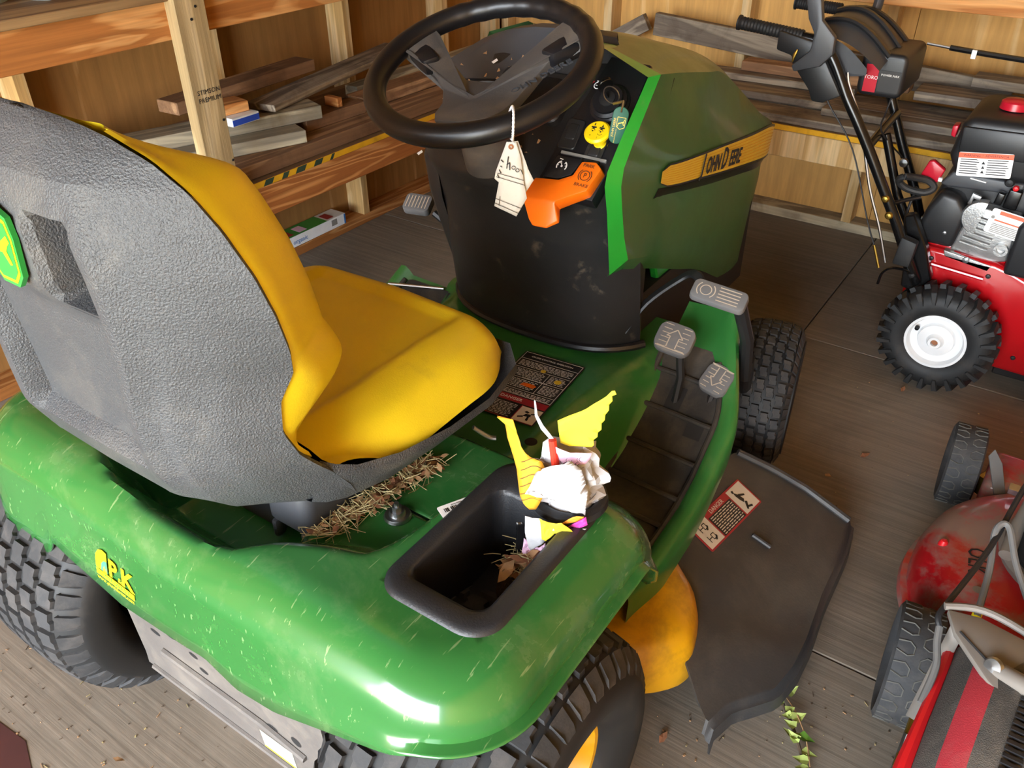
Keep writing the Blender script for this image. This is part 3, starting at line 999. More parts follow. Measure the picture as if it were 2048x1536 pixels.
lb.text('CRUISE CONTROL OPERATION', fr_at(fl, 0, .1, .0008), .0068, .0002)
lb.text('TO SET PARK BRAKE', fr_at(fl, 0, .0205, .001), .0062, .0002)
lb.text('DANGER', fr_at(fl, -.012, -.052, .0009), .012, .0002)
lb.mat(4)
flatpoly(lb, fl, ngon(.008, 8, .044, .038), .001)
flatpoly(lb, fl, ngon(.006, 8, .0, .06), .001)
lb.mat(5)
flatpoly(lb, fl, [(-.02, -.004), (.01, -.006), (.014, .003), (.006, .007), (-.016, .006)], .001)
lb.mat(0)
for q in ([(-.006, -.004), (.006, -.002), (.004, .004), (-.004, .003)], [(-.008, .006), (-.002, .004), (.0, .008), (-.006, .01)], [(.002, -.012), (.006, -.012), (.004, -.002), (.001, -.003)], [(-.012, -.01), (-.004, -.006), (-.006, -.003), (-.013, -.007)], [(.004, .003), (.012, .007), (.011, .01), (.003, .006)]):
    flatpoly(lb, fl, [(hw - .022 + p[0] * 1.3, -.09 + p[1] * 1.3) for p in q], .0012)
lb.build('instruction_label', ['decal_black', 'ink_white', 'decal_red', 'decal_cream', 'decal_gold', 'orange_plastic'], T, smooth=0)

# fender decal: rising-sun mark, P&K MIDWEST, web address
pk = MB()
fk = frame((-.118, -.0915, .492), (1, .012, -.12), (.12, .135, 1))
fk = (fk[0], fk[1] * .80, fk[2] * .80, fk[3])
fk = (fk[0] + fk[3] * .0006, fk[1], fk[2], fk[3])
pk.mat(0)
flatpoly(pk, fk, rect(.112, .0145, 0, -.029), .0006)
sun = [(-.056, -.019), (-.021, -.019), (-.021, .034)] + [(-.030 + .0 + .026 * math.cos(a), .008 + .026 * math.sin(a)) for a in [PI * .62 + (PI * .38) * k / 8 for k in range(9)]]
flatpoly(pk, fk, [(-.021, -.019), (-.021, .034), (-.033, .036), (-.045, .030), (-.054, .015), (-.056, -.002), (-.056, -.019)], .0006)
pk.mat(2)
flatpoly(pk, fk, [(-.021, -.019), (-.021, .012), (-.03, .010), (-.038, .0), (-.041, -.019)], .0009)
pk.mat(0)
for k in range(3):
    flatpoly(pk, fk, [(-.034 + k * .004, -.019), (-.030 + k * .004, -.019), (-.0315 + k * .004, -.004 + .004 * (k % 2))], .0012)
pk.text('P', fr_at(fk, -.004, .002, .0006), .060, .0004, sx=.82, bold=.03)
pk.text('K', fr_at(fk, .037, .002, .0006), .060, .0004, sx=.90, bold=.03)
pk.text('&', fr_at(fk, .015, -.012, .0006), .018, .0004)
pk.text('www.pkmidwest.com', fr_at(fk, 0, -.0425, .0006), .0135, .0003, sx=.92)
pk.mat(1)
pk.text('MIDWEST', fr_at(fk, .006, -.029, .0008), .0135, .0003, sx=1.25)
pk.build('dealer_decal', ['decal_yellow', 'decal_green', 'decal_teal'], T, smooth=0)

# ---- seat
SE = [(.62, .14), (.66, .115), (.70, .092), (.744, .062), (.77, .040), (.796, .021), (.835, .007), (.875, .010), (.90, .018), (.915, .024), (.95, .018), (1.0, .005), (1.188, -.042)]
def seat_edge_y(z):
    return interp(SE, z)
HW = [(.62, .18), (.66, .215), (.70, .228), (.76, .232), (.83, .222), (.88, .224), (.915, .236), (.95, .243), (1.0, .246), (1.05, .240), (1.10, .222), (1.135, .20), (1.16, .165), (1.178, .11), (1.187, .04), (1.188, .0)]
CY = [(.62, .13), (.64, .06), (.66, .02), (.70, -.042), (.735, -.076), (.78, -.090), (.83, -.095), (.95, -.106), (1.08, -.108), (1.14, -.092), (1.175, -.062), (1.188, -.045)]
XS_ = -.045
FLO = [(0, 1.0), (.45, .985), (.66, .86), (.84, .50), (1.0, 0)]
FHI = [(0, 1.0), (.40, .96), (.62, .74), (.82, .38), (1.0, 0)]
def back_pt(u, z, off=0.0):
    """rear surface of the moulded back; u -1..1 across"""
    w = interp(HW, z) * 1.17
    x = XS_ + u * w
    ye = seat_edge_y(z)
    yc = interp(CY, z)
    a = abs(u)
    sh_ = lerp(interp(FLO, a), interp(FHI, a), sst(.78, 1.0, z))
    y = lerp(ye, yc, sh_)
    # pressed relief: two raised ribs, centre panel set in, hand-hold pocket
    rib = max(0, 1 - abs(a - .52) / .09) * sst(.70, .80, z) * sst(1.17, 1.05, z)
    y -= .011 * rib
    px = sst(.46, .42, a)
    y += .022 * px * sst(.775, .80, z) * sst(1.02, .965, z)
    y += .050 * sst(.46, .40, a) * sst(.992, 1.002, z) * sst(1.10, 1.085, z) * (1 - sst(.23, .18, a))
    return V((x, y + off, z))
sm = MB()
zs = [.635 + (1.188 - .635) * (1 - (1 - k / 62) ** 1.25) for k in range(63)]
us = [-1 + 2 * j / 72 for j in range(73)]
rows = [[back_pt(u, z) for u in us] for z in zs]
sm.sheet(rows, .006)
seat = sm.build('seat', 'seat_plastic', T, smooth=16)
tag(seat, 'dark grey textured seat shell')
# pan under the cushion, sides sweeping forward
pnm = MB()
prof_y = [.052, .07, .10, .17, .27, .37, .46, .498]
rows = []
for k, y in enumerate(prof_y):
    w = [.218, .226, .233, .245, .252, .250, .238, .20][k]
    zt_ = [.764, .750, .732, .712, .696, .688, .698, .705][k]
    zb_ = [.665, .655, .645, .635, .632, .64, .655, .67][k]
    rows.append([(x - .022, y, z) for x, z in ((-w - .02, zt_), (-w - .023, zt_ - .012), (-w + .01, zb_ + .015), (-w * .6, zb_), (0, zb_ - .004), (w * .6, zb_), (w - .01, zb_ + .015), (w + .023, zt_ - .012), (w + .02, zt_))])
pnm.grid(rows)
pnm.face(list(reversed(rows[-1])))
pnm.build('seat_pan', 'seat_plastic', seat, smooth=60)
# seat cushion
cu = MB()
def cush(u, v):
    # superellipse outline, nearly flat top with a shallow centre panel and rolled edges
    vv = v * 2 - 1
    r = max(abs(u), abs(vv))
    a = abs(u)
    yy = .064 + .441 * v
    cr = 1 - .16 * (max(a - .55, 0) / .45) ** 2 * (max(vv - .3, 0) / .7) ** 2 * 1.2
    x = -.020 + u * (.260 - .022 * sst(.35, .0, v)) * cr
    yy += .012 * sst(.45, 1.0, a) * (1 - v) ** 2
    y = lerp(.25, yy, 1 - .10 * (max(a - .5, 0) / .5) ** 2 * max(vv, 0)) 
    z = .762 + .006 * sst(.0, .5, v)
    z -= .010 * sst(.60, .575, a) * sst(.87, .845, v)
    z -= .022 * sst(.60, 1.0, a) + .050 * max(0, (a - .80) / .20) ** 2.5
    z -= .055 * max(0, (v - .86) / .14) ** 2.2 + .012 * sst(.6, 1.0, v) * a
    return V((x, y, max(z, .690 + .05 * sst(.30, .0, v))))
rows = [[cush(-1 + 2 * j / 56, i / 44) for j in range(57)] for i in range(45)]
cu.grid(rows)
cu.build('seat_cushion', 'yellow_vinyl', seat, smooth=80)
# back cushion: pad in front of the shell with a rolled rim
bc = MB()
rows = []
for i in range(50):
    z = .765 + (1.178 - .765) * (1 - (1 - i / 49) ** 1.3)
    r = []
    w = (interp(HW, max(z, .93)) * 1.17 - .004) * (1 - .10 * sst(.92, .765, z))
    for j in range(61):
        u = -1 + 2 * j / 60
        a = abs(u)
        yb = back_pt(u, max(z, .80)).y
        tz = sst(1.178, 1.12, z)
        tk = (.058 + .030 * math.exp(-((a - .80) / .14) ** 2)) * (1 - sst(.86, 1.0, a)) ** .5 * (.15 + .85 * tz)
        front = seat_edge_y(max(z, .91)) + .005 + .03 * sst(.95, .87, z) - .085 * sst(.87, .770, z) - .055 * sst(.75, .2, a) * tz + tk
        front = max(front, back_pt(u, max(z, .77)).y + .012)
        r.append(V((XS_ + u * w, front, z)))
    rows.append(r)
bc.grid(rows)
for col, uu in ((0, -.985), (60, .985)):
    bc.grid([[r_[col] for r_ in rows], [back_pt(uu, max(r_[col].z, .80)) + V((0, .006, 0)) for r_ in rows]])
bc.build('back_cushion', 'yellow_vinyl', seat, smooth=80)
# emblem on the back of the seat
em = MB()
ec = V((-.040, interp(CY, 1.05) - .005, 1.052))
fe = frame(ec, (1, 0, 0), (0, .03, 1))
fe = (fe[0], fe[1] * .86, fe[2] * .90, fe[3])
fe = (fe[0], fe[1], fe[2], fe[3])
shield = [(-.035, .045), (0, .058), (.035, .045), (.040, .02), (.034, -.03), (.018, -.047), (-.018, -.047), (-.034, -.03), (-.040, .02)]
em.prism(shield, fe, -.004, .002)
em.mat(1)
flatpoly(em, fe, [(x * .9, y * .9) for x, y in shield], .0025)
em.mat(0)
flatpoly(em, fe, [(x * .80, y * .81) for x, y in shield], .003)
em.mat(1)
deer = [(-.026, .022), (-.010, .012), (.008, .010), (.020, -.004), (.028, -.022), (.018, -.014), (.008, -.004), (-.006, -.003), (-.016, -.018), (-.022, -.016), (-.016, .000), (-.022, .008), (-.030, .014)]
flatpoly(em, fe, [(-x, y) for x, y in deer], .0035)
em.build('seat_emblem', ['decal_green', 'decal_yellow'], seat, smooth=0)
# seat pivot box and slide levers
pb = MB()
pb.prism(rrect(.045, .138, .075, .30, .02, 4), ((0, 0, 0), EX, EY, EZ), .565, .64)
pb.box((.062, .082, .548), (.012, .02, .034))
pb.box((.125, .082, .556), (.012, .02, .030))
pb.build('seat_bracket', 'panel_grey', T, bevel=.006, segs=2)
pb = MB()
pb.prism(rrect(-.17, .06, .09, .42, .02, 4), ((0, 0, 0), EX, EY, EZ), .525, .645)
pb.build('seat_base', 'black_plastic', T, bevel=.005)
MB().tube(crom([(.245, .33, .655), (.262, .345, .635), (.272, .352, .632)], 4), .005, 8, flat=.6).build('seat_lever', 'steel', seat)

# ---- dash pedestal
prof = [(.905, .455), (.862, .474), (.850, .487), (.843, .50), (.833, .56), (.818, .66), (.800, .76), (.786, .81), (.768, .838), (.760, .853), (.760, .872), (.772, .888), (.80, .918), (.85, .968), (.90, 1.018), (.93, 1.045), (.955, 1.058), (.985, 1.062), (1.05, 1.055)]
pd = MB()
rows = []
for (y, z) in prof:
    r = []
    for j in range(41):
        u = -1 + 2 * j / 40
        w = .236 + (.012 if u < 0 else 0)
        if z > .95:
            w -= .02 * sst(.95, 1.06, z) + .07 * sst(.925, .99, y)
        yo = y + .06 * abs(u) ** 5 + .022 * u * u
        zo = z - (.02 * abs(u) ** 4 if z > .9 else 0)
        r.append((u * w, yo, zo))
    rows.append(r)
pd.grid(rows)
# side walls back to the hood
for sgn, col in ((-1, 0), (1, 40)):
    pd.grid([[rows[i][col] for i in range(len(rows))], [(rows[i][col][0] * .88, max(rows[i][col][1] + .01, .98), rows[i][col][2] - .02) for i in range(len(rows))]])
ped = pd.build('dash_pedestal', 'dash_plastic', T, smooth=50)
pl = MB()
pl.tube([(u * .245, .842 + .06 * abs(u) ** 5 + .024 * u * u, .492 + .012 * u * u) for u in [-1 + 2 * k / 24 for k in range(25)]], .009, 8)
pl.build('pedestal_trim', 'black_plastic', ped)
# left shoulder of the pedestal (wraps the fuel tank side)
ls = MB()
rows = []
for (y, z) in ((.925, .50), (.90, .58), (.862, .68), (.835, .76), (.822, .84), (.85, .885), (.93, .93), (1.0, .98)):
    rows.append([(-.205, y - .004, z), (-.235, y, z + .002), (-.262, y + .025, z - .002), (-.268, y + .08, z - .01), (-.262, 1.20, z - .012)])
ls.grid(rows)
ls.build('side_cover', 'dash_plastic', ped, smooth=50)
DP = frame((.0, .80, .918), (1, 0, 0), (0, 1, 1))      # sloping dash plane, 45 degrees
def dp(x, s, h=0.0):
    return DP[0] + DP[1] * x + DP[2] * s + DP[3] * h
# raised control strip on the right of the dash
cs = MB()
cs.prism([(.080, -.075), (.204, -.075), (.212, .0), (.205, .20), (.12, .205), (.094, .06)], DP, -.02, .008, .98)
strip = cs.build('control_panel', 'black_plastic', ped, bevel=.003, segs=2)
for (x, s) in ((.112, .040), (.170, .018)):
    q = MB()
    q.prism(rrect(x - .018, x + .018, s - .03, s + .03, .006, 3), DP, .008, .0125, .97)
    q.prism(rrect(x - .011, x + .011, s - .012, s + .02, .004, 3), DP, .0125, .0145, .9)
    q.build('switch_blank', 'dash_plastic', ped, bevel=.001)
q = MB()
q.prism([(.108, .0), (.200, .0), (.200, .005), (.108, .005)], DP, .009, .013)
q.build('trim_bar', 'ink_grey', ped, smooth=0)
# cruise switch with its dial symbol
q = MB()
q.prism([(.096, -.055), (.130, -.053), (.152, -.040), (.160, -.016), (.160, -.004), (.108, -.008)], DP, .006, .022, .96)
cru = q.build('cruise_switch', 'black_plastic', ped, bevel=.003, segs=2)
q = MB()
fcr = fr_at(DP, .127, -.028, .0224)
ring_seg(q, fcr, .0085, .0108, -.55, 1.1, .0004, 10)
ring_seg(q, fcr, .0085, .0108, 1.9, 3.7, .0004, 10)
for a in (0.2, 0.9, 2.3, 3.0):
    p0 = (.0062 * math.cos(a), .0062 * math.sin(a))
    p1 = (.009 * math.cos(a), .009 * math.sin(a))
    flatpoly(q, fcr, bar(*p0, *p1, .0014), .0004)
flatpoly(q, fcr, ngon(.0022, 8), .0004)
flatpoly(q, fcr, bar(0, 0, -.004, .009, .0014), .0004)
flatpoly(q, fcr, bar(-.009, .0135, -.002, .0125, .0016), .0004)
q.build('symbol', 'white_print', cru, smooth=0)
# orange park-brake lever
ob = MB()
OT = [(.090, -.062, .030), (.137, -.056, .031), (.160, -.043, .032), (.165, -.014, .030), (.192, -.010, .030), (.207, -.020, .030), (.198, -.066, .032), (.174, -.082, .034), (.150, -.100, .036), (.084, -.104, .034)]
OB = [(.102, -.134, .012), (.112, -.142, .010), (.140, -.140, .010), (.160, -.124, .012)]
out_ = OT[:9] + list(reversed(OB)) + OT[9:]
n_ = len(out_)
topz = [dp(x, s_, h_) for x, s_, h_ in out_]
base = [dp(x, s_, .004) for x, s_, h_ in out_]
ob.add(topz, [tuple([0, 1, 2, 3, 4, 5, 6, 7, 8, n_ - 1]), tuple([n_ - 1, 8] + list(range(9, n_ - 1)))])
ob.add(base + topz, [(i, (i + 1) % n_, n_ + (i + 1) % n_, n_ + i) for i in range(n_)] + [tuple(range(n_ - 1, -1, -1))])
orl = ob.build('park_brake_lever', 'orange_plastic', ped, bevel=.005, segs=2)
q = MB()
fpk = fr_at(DP, .184, -.040, .0325)
# letters lie on the flat of the handle
ring_seg(q, fpk, .0082, .0096, 0, 2 * PI, .0006, 20)
ring_seg(q, fpk, .0118, .0132, -.9, .9, .0006, 8)
ring_seg(q, fpk, .0118, .0132, PI - .9, PI + .9, .0006, 8)
q.text('P', fr_at(fpk, 0, 0, .0004), .0125, .0003)
q.text('PARK', fr_at(fpk, 0, .0185, .0004), .0085, .0003, sx=1.1)
q.text('BRAKE', fr_at(fpk, 0, -.0185, .0004), .0085, .0003, sx=1.1)
q.build('lever_print', 'ink_brown', orl, smooth=0)
# yellow blade-engage knob
q = MB()
kn = fr_at(DP, .174, .034, .010)
kn = frame(kn[0], (1, .1, 0), (-.05, .86, .6))
q.lathe([(.0001, .034), (.020, .034), (.0235, .031), (.0235, .027), (.019, .023), (.011, .020), (.011, .004), (.014, .0), (.014, -.004)], kn, 30)
knob = q.build('blade_knob', 'yellow_plastic', ped)
q = MB()
for sx_, dr in ((-1, -1), (1, 1)):
    fx = fr_at(kn, sx_ * .0075, .004, .0342)
    flatpoly(q, fx, [(-.005, .001), (.005, .001), (.0045, .004), (-.0045, .004)], .0003)
    flatpoly(q, fx, [(-.002, .0045), (.002, .0045), (.0, .011)] if dr > 0 else [(-.001, .006), (.001, .006), (.001, .011), (-.001, .011)], .0003)
    flatpoly(q, fx, [(-.002, -.001), (.002, -.001), (.002, .001), (-.002, .001)], .0003)
    ring_seg(q, fr_at(fx, 0, -.005), .0035, .0044, .2, 2.9, .0003, 8)
    flatpoly(q, fx, ngon(.0016, 8, 0, -.0055), .0003)
ring_seg(q, fr_at(kn, .0075, -.004, .0342), .0042, .005, 3.6, 5.9, .0003, 8)
q.text('I', fr_at(kn, .005, -.0145, .0342), .006, .0002)
q.text('O', fr_at(kn, -.009, -.011, .0342), .004, .0002)
q.build('knob_print', 'ink', knob, smooth=0)
# ignition switch
q = MB()
ig = fr_at(DP, .158, .112, .006)
q.lathe([(.040, -.006), (.038, .004), (.034, .007), (.034, .010), (.028, .013), (.028, .018), (.0001, .018)], ig, 30)
igo = q.build('ignition_switch', 'black_plastic', ped)
MB().lathe([(.015, .018), (.015, .020), (.010, .021), (.0001, .021)], ig, 20).build('ignition_face', 'dark_steel', igo)
q = MB()
fw = fr_at(DP, .121, .140, .011)
ring_seg(q, fw, .0055, .0072, 0, 2 * PI, .0004, 16)
flatpoly(q, fw, bar(-.004, 0, .004, 0, .0016), .0005)
flatpoly(q, fw, bar(-.004, .0085, .004, .0085, .0018), .0005)
q.build('symbol', 'white_print', igo, smooth=0)
# dash cowl with recessed window in front of the steering wheel
q = MB()
rows = []
for (y, z, w) in ((.885, 1.012, .15), (.93, 1.05, .145), (.955, 1.098, .105), (.975, 1.102, .095), (.99, 1.085, .09), (.995, 1.06, .09)):
    rows.append([(u * w * (1.9 if u < 0 else 1), y + .03 * u * u, z - (.045 if u < 0 else .010) * u * u) for u in [-1, -.8, -.6, -.3, 0, .3, .6, .8, 1]])
q.grid(rows)
q.build('dash_cowl', 'panel_grey', ped, smooth=40)
q = MB()
fwn = fr_at(DP, -.005, .105, .004)
q.prism(rrect(-.085, .08, -.055, .05, .02, 4), fwn, -.012, .008, .95)
q.build('instrument_frame', 'dash_plastic', ped, bevel=.003)
q = MB()
flatpoly(q, fwn, rrect(-.065, .06, -.04, .035, .012, 4), .0086)
q.build('instrument_window', 'black_gloss', ped, smooth=0)
for (x, s, m) in ((-.115, .155, 'white_print'), (-.165, -.02, 'decal_yellow'), (-.19, -.06, 'white_print'), (.105, .145, 'decal_red')):
    q = MB()
    flatpoly(q, fr_at(DP, x, s, .010), [(-.006, -.003), (.0, -.006), (.007, .002), (.002, .006)], 0)
    q.build('dash_mark', m, ped, smooth=0)
q = MB()
for k in range(70):
    x, s = random.uniform(-.2, .06), random.uniform(-.03, .19)
    flatpoly(q, fr_at(DP, x, s, .0092 if abs(x) < .09 else .004), [(random.uniform(-1, 1) * .003 + dx, random.uniform(-1, 1) * .003 + dy) for dx, dy in ((-.003, -.002), (.003, -.002), (.003, .002), (-.002, .003))], 0)
qd = q.build('dried_specks', 'leaf_tan', ped, smooth=0)
qd['kind'] = 'stuff'

# ---- steering wheel
SW = frame((0, .703, 1.080), (1, 0, 0), (0, math.cos(math.radians(20.9)), math.sin(math.radians(20.9))))
q = MB()
N = 120
path = [SW[0] + SW[1] * (.188 * math.cos(2 * PI * k / N)) + SW[2] * (.188 * math.sin(2 * PI * k / N)) for k in range(N)]
q.tube(path, [.0195 + (.0008 * math.sin(k * 2 * PI / 4) if .12 * N < k < .38 * N else 0) for k in range(N)], 18, closed=True)
sw = q.build('steering_wheel', 'wheel_black', T, smooth=60)
q = MB()
def sp(x, y, h):
    return SW[0] + SW[1] * x + SW[2] * y + SW[3] * h
# hub plate and its two broad spokes, lofted bowl shape falling to the column
HB = [(0, -.142), (-.045, -.138), (-.060, -.10), (-.066, -.05), (-.078, -.006), (-.108, .036), (-.150, .062), (-.178, .070), (-.165, .105), (-.135, .140), (-.108, .110), (-.082, .062), (-.045, .026), (0, .014)]
HB = HB + [(-x, y) for x, y in reversed(HB[1:-1])]
_ca, _sa = math.cos(.33), math.sin(.33)
HUB = [(x * _ca - y * _sa, x * _sa + y * _ca) for x, y in HB]
k = len(HUB)
def hubh(x, y):
    r = math.hypot(x, y)
    return -.040 + .045 * sst(.05, .185, r)
topv = [sp(x, y, hubh(x, y)) for x, y in HUB]
botv = [sp(x * .97, y * .97, hubh(x, y) - .020 - .02 * sst(.1, .0, math.hypot(x, y))) for x, y in HUB]
cen = [sp(0, -.045, -.036), sp(0, -.045, -.075)]
q.add(topv + botv + cen, [(i, (i + 1) % k, 2 * k) for i in range(k)] + [((i + 1) % k + k, i + k, 2 * k + 1) for i in range(k)] + [(i, i + k, (i + 1) % k + k, (i + 1) % k) for i in range(k)])
hub = q.build('wheel_hub', 'hub_plastic', sw, bevel=.004, segs=2, smooth=45)
q = MB()
q.lathe([(.060, -.045), (.052, -.075), (.048, -.12), (.05, -.17)], fr_at(SW, 0, -.035), 28)
q.build('steering_column', 'hub_plastic', sw)
q = MB()
tx = frame(sp(.090, .036, -.031), SW[1] * .60 + SW[2] * .80 + SW[3] * .12, SW[2] * .6 - SW[1] * .8)
q.text('JOHN DEERE', fr_at(tx, .0, 0, 0), .017, .003, sx=1.25)
q.build('hub_lettering', 'panel_grey', sw, smooth=0)
for sgn in (-1, 1):
    q = MB()
    z_ = [(sgn * .092, .046), (sgn * .118, .030), (sgn * .160, .066), (sgn * .132, .098)]
    q.prism([(x * _ca - y * _sa, x * _sa + y * _ca) for x, y in z_], SW, -.034, -.003)
    q.build('spoke_bezel', 'black_plastic', sw, bevel=.006, segs=2)

# ---- hood: feature lines from rear edge to nose
K = [
 [(0, .930, 1.090), (0, 1.10, 1.070), (0, 1.28, 1.028), (0, 1.45, .972), (0, 1.60, .90), (0, 1.70, .825), (0, 1.755, .76)],
 [(.13, .925, 1.083), (.125, 1.10, 1.060), (.12, 1.28, 1.015), (.115, 1.44, .957), (.115, 1.58, .885), (.115, 1.68, .815), (.11, 1.745, .755)],
 [(.228, .925, 1.052), (.205, 1.07, 1.022), (.185, 1.25, .983), (.165, 1.385, .950), (.168, 1.53, .872), (.172, 1.64, .805), (.165, 1.725, .755)],
 [(.2465, .800, .968), (.238, .97, .916), (.230, 1.13, .887), (.221, 1.27, .862), (.209, 1.44, .836), (.197, 1.61, .803), (.178, 1.722, .765)],
 [(.2515, .762, .936), (.246, .955, .886), (.240, 1.12, .858), (.234, 1.27, .836), (.222, 1.46, .805), (.208, 1.63, .780), (.185, 1.738, .748)],
 [(.2515, .756, .905), (.246, .95, .842), (.240, 1.12, .803), (.234, 1.27, .770), (.222, 1.46, .729), (.208, 1.61, .696), (.185, 1.72, .672)],
 [(.2505, .768, .860), (.236, .95, .822), (.226, 1.12, .780), (.220, 1.27, .746), (.210, 1.46, .706), (.198, 1.60, .674), (.178, 1.71, .650)],
 [(.2500, .785, .800), (.242, .97, .768), (.236, 1.12, .740), (.230, 1.27, .708), (.219, 1.46, .664), (.205, 1.60, .632), (.178, 1.71, .610)],
 [(.2480, .812, .745), (.238, .97, .690), (.232, 1.12, .632), (.226, 1.27, .575), (.214, 1.44, .490), (.20, 1.58, .42), (.165, 1.69, .39)],
 [(.2300, .825, .715), (.222, .97, .655), (.216, 1.12, .590), (.210, 1.27, .525), (.200, 1.44, .430), (.185, 1.58, .36), (.15, 1.68, .335)],
]
KS = [crom(k, 6) for k in K]
h = MB()
full = []
for j in range(len(KS[0])):
    right = [KS[i][j] for i in range(len(K))]
    left = [V((-p.x, p.y + .22 * sst(1.15, .72, p.y), p.z)) for p in right[1:]]
    full.append(list(reversed(left)) + right)
h.grid(full)
nose = [V((p.x * .55, p.y + .035, p.z)) for p in full[-1]]
h.grid([full[-1], nose])
h.face(nose)
hood = h.build('hood', 'hood_green', T, smooth=26)
# rear band: bevel turned in toward the pedestal, its green brightened for the light it faces
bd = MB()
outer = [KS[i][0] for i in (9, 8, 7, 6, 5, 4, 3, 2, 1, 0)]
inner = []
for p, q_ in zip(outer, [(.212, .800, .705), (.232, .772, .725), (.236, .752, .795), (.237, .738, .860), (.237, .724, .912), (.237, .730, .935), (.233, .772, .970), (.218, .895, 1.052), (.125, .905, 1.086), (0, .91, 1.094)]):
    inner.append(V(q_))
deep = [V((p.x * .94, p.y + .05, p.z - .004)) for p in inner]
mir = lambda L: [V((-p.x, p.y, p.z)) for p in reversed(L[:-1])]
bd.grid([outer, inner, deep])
bd.build('hood_band', 'lit_green', hood, smooth=30)
# side stripe with lettering, on both sides
def stripe(sg):
    a = crom(K[4], 6)
    b_ = crom(K[5], 6)
    s1 = MB()
    top, bot = [], []
    for p, q_ in zip(a[6:], b_[6:]):
        n_ = V((.004, 0, 0))
        top.append(p.lerp(q_, .06) + n_)
        bot.append(p.lerp(q_, .93) + n_)
    st0 = a[4].lerp(b_[4], .55) + V((.004, 0, 0))
    top = [a[5].lerp(b_[5], .28) + V((.004, 0, 0))] + top
    bot = [a[5].lerp(b_[5], .80) + V((.004, 0, 0))] + bot
    if sg < 0:
        top = [V((-p.x, p.y, p.z)) for p in top]
        bot = [V((-p.x, p.y, p.z)) for p in bot]
    s1.grid([top, bot])
    o = s1.build('side_stripe', 'decal_gold', hood, smooth=60, recalc=False)
    s2 = MB()
    for t0, t1 in ((-.09, 0.0), (1.0, 1.07)):
        s2.grid([[p.lerp(q_, t0) + V((sg * .001, 0, 0)) for p, q_ in zip(top, bot)], [p.lerp(q_, t1) + V((sg * .001, 0, 0)) for p, q_ in zip(top, bot)]])
    s2.build('stripe_border', 'black_plastic', o, smooth=60)
    s3 = MB()
    for q in range(1, 9):
        t = q / 9
        s3.grid([[p.lerp(q_, t - .012) + V((sg * .0012, 0, 0)) for p, q_ in zip(top, bot)], [p.lerp(q_, t + .012) + V((sg * .0012, 0, 0)) for p, q_ in zip(top, bot)]])
    s3.build('stripe_line', 'paper_amber', o, smooth=60)
    return o
stR = stripe(1)
stripe(-1)
pA, pB = V((.2440, 1.10, .8340)), V((.2265, 1.42, .7715))
fT = frame((pA + pB) / 2 + V((.0042, 0, 0)), pB - pA, (0, 0, 1))
q = MB()
q.text('J', fr_at(fT, -.134, .003), .056, .001, sx=.95, shear=.15, bold=.02)
q.text('OHN', fr_at(fT, -.067, -.003), .048, .001, sx=.84, shear=.15, bold=.02)
q.text('D', fr_at(fT, .008, .001), .064, .001, sx=.80, shear=.15, bold=.02)
q.text('EERE', fr_at(fT, .086, -.003), .048, .001, sx=.84, shear=.15, bold=.02)
q.build('stripe_lettering', 'ink', stR, smooth=0)
# vent slot under the stripe, grab recess and lower side grille
for sg in (1, -1):
    a, b_ = crom(K[5], 6), crom(K[6], 6)
    q = MB()
    q.grid([[V((sg * (p.x + .0015), p.y, p.z)) for p in [x.lerp(y, .12) for x, y in zip(a[5:-2], b_[5:-2])]], [V((sg * (p.x + .0015), p.y, p.z)) for p in [x.lerp(y, 1.55) for x, y in zip(a[5:-2], b_[5:-2])]]])
    q.build('side_vent', 'black_gloss', hood, smooth=60)
q = MB()
q.lathe([(.0001, .003), (.006, .002), (.008, 0)], frame((.228, 1.19, .655), (0, 1, 0), (0, 0, 1)), 14)
q.build('hood_rivet', 'steel', hood)
# lower green side frame under the hood by the brake pedal
q = MB()
q.prism([(1.04, .66), (1.20, .60), (1.34, .52), (1.36, .42), (1.26, .40), (1.17, .47), (1.10, .52)], ((.175, 0, 0), EY, EZ, EX), 0, .02)
q.prism([(1.04, .66), (1.20, .60), (1.34, .52), (1.36, .42), (1.26, .40), (1.17, .47), (1.10, .52)], ((-.195, 0, 0), EY, EZ, EX), 0, .02)
q.build('side_frame', 'lit_green', T, bevel=.004)
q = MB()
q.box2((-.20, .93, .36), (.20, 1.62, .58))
q.build('engine_block', 'ink', T, smooth=0)

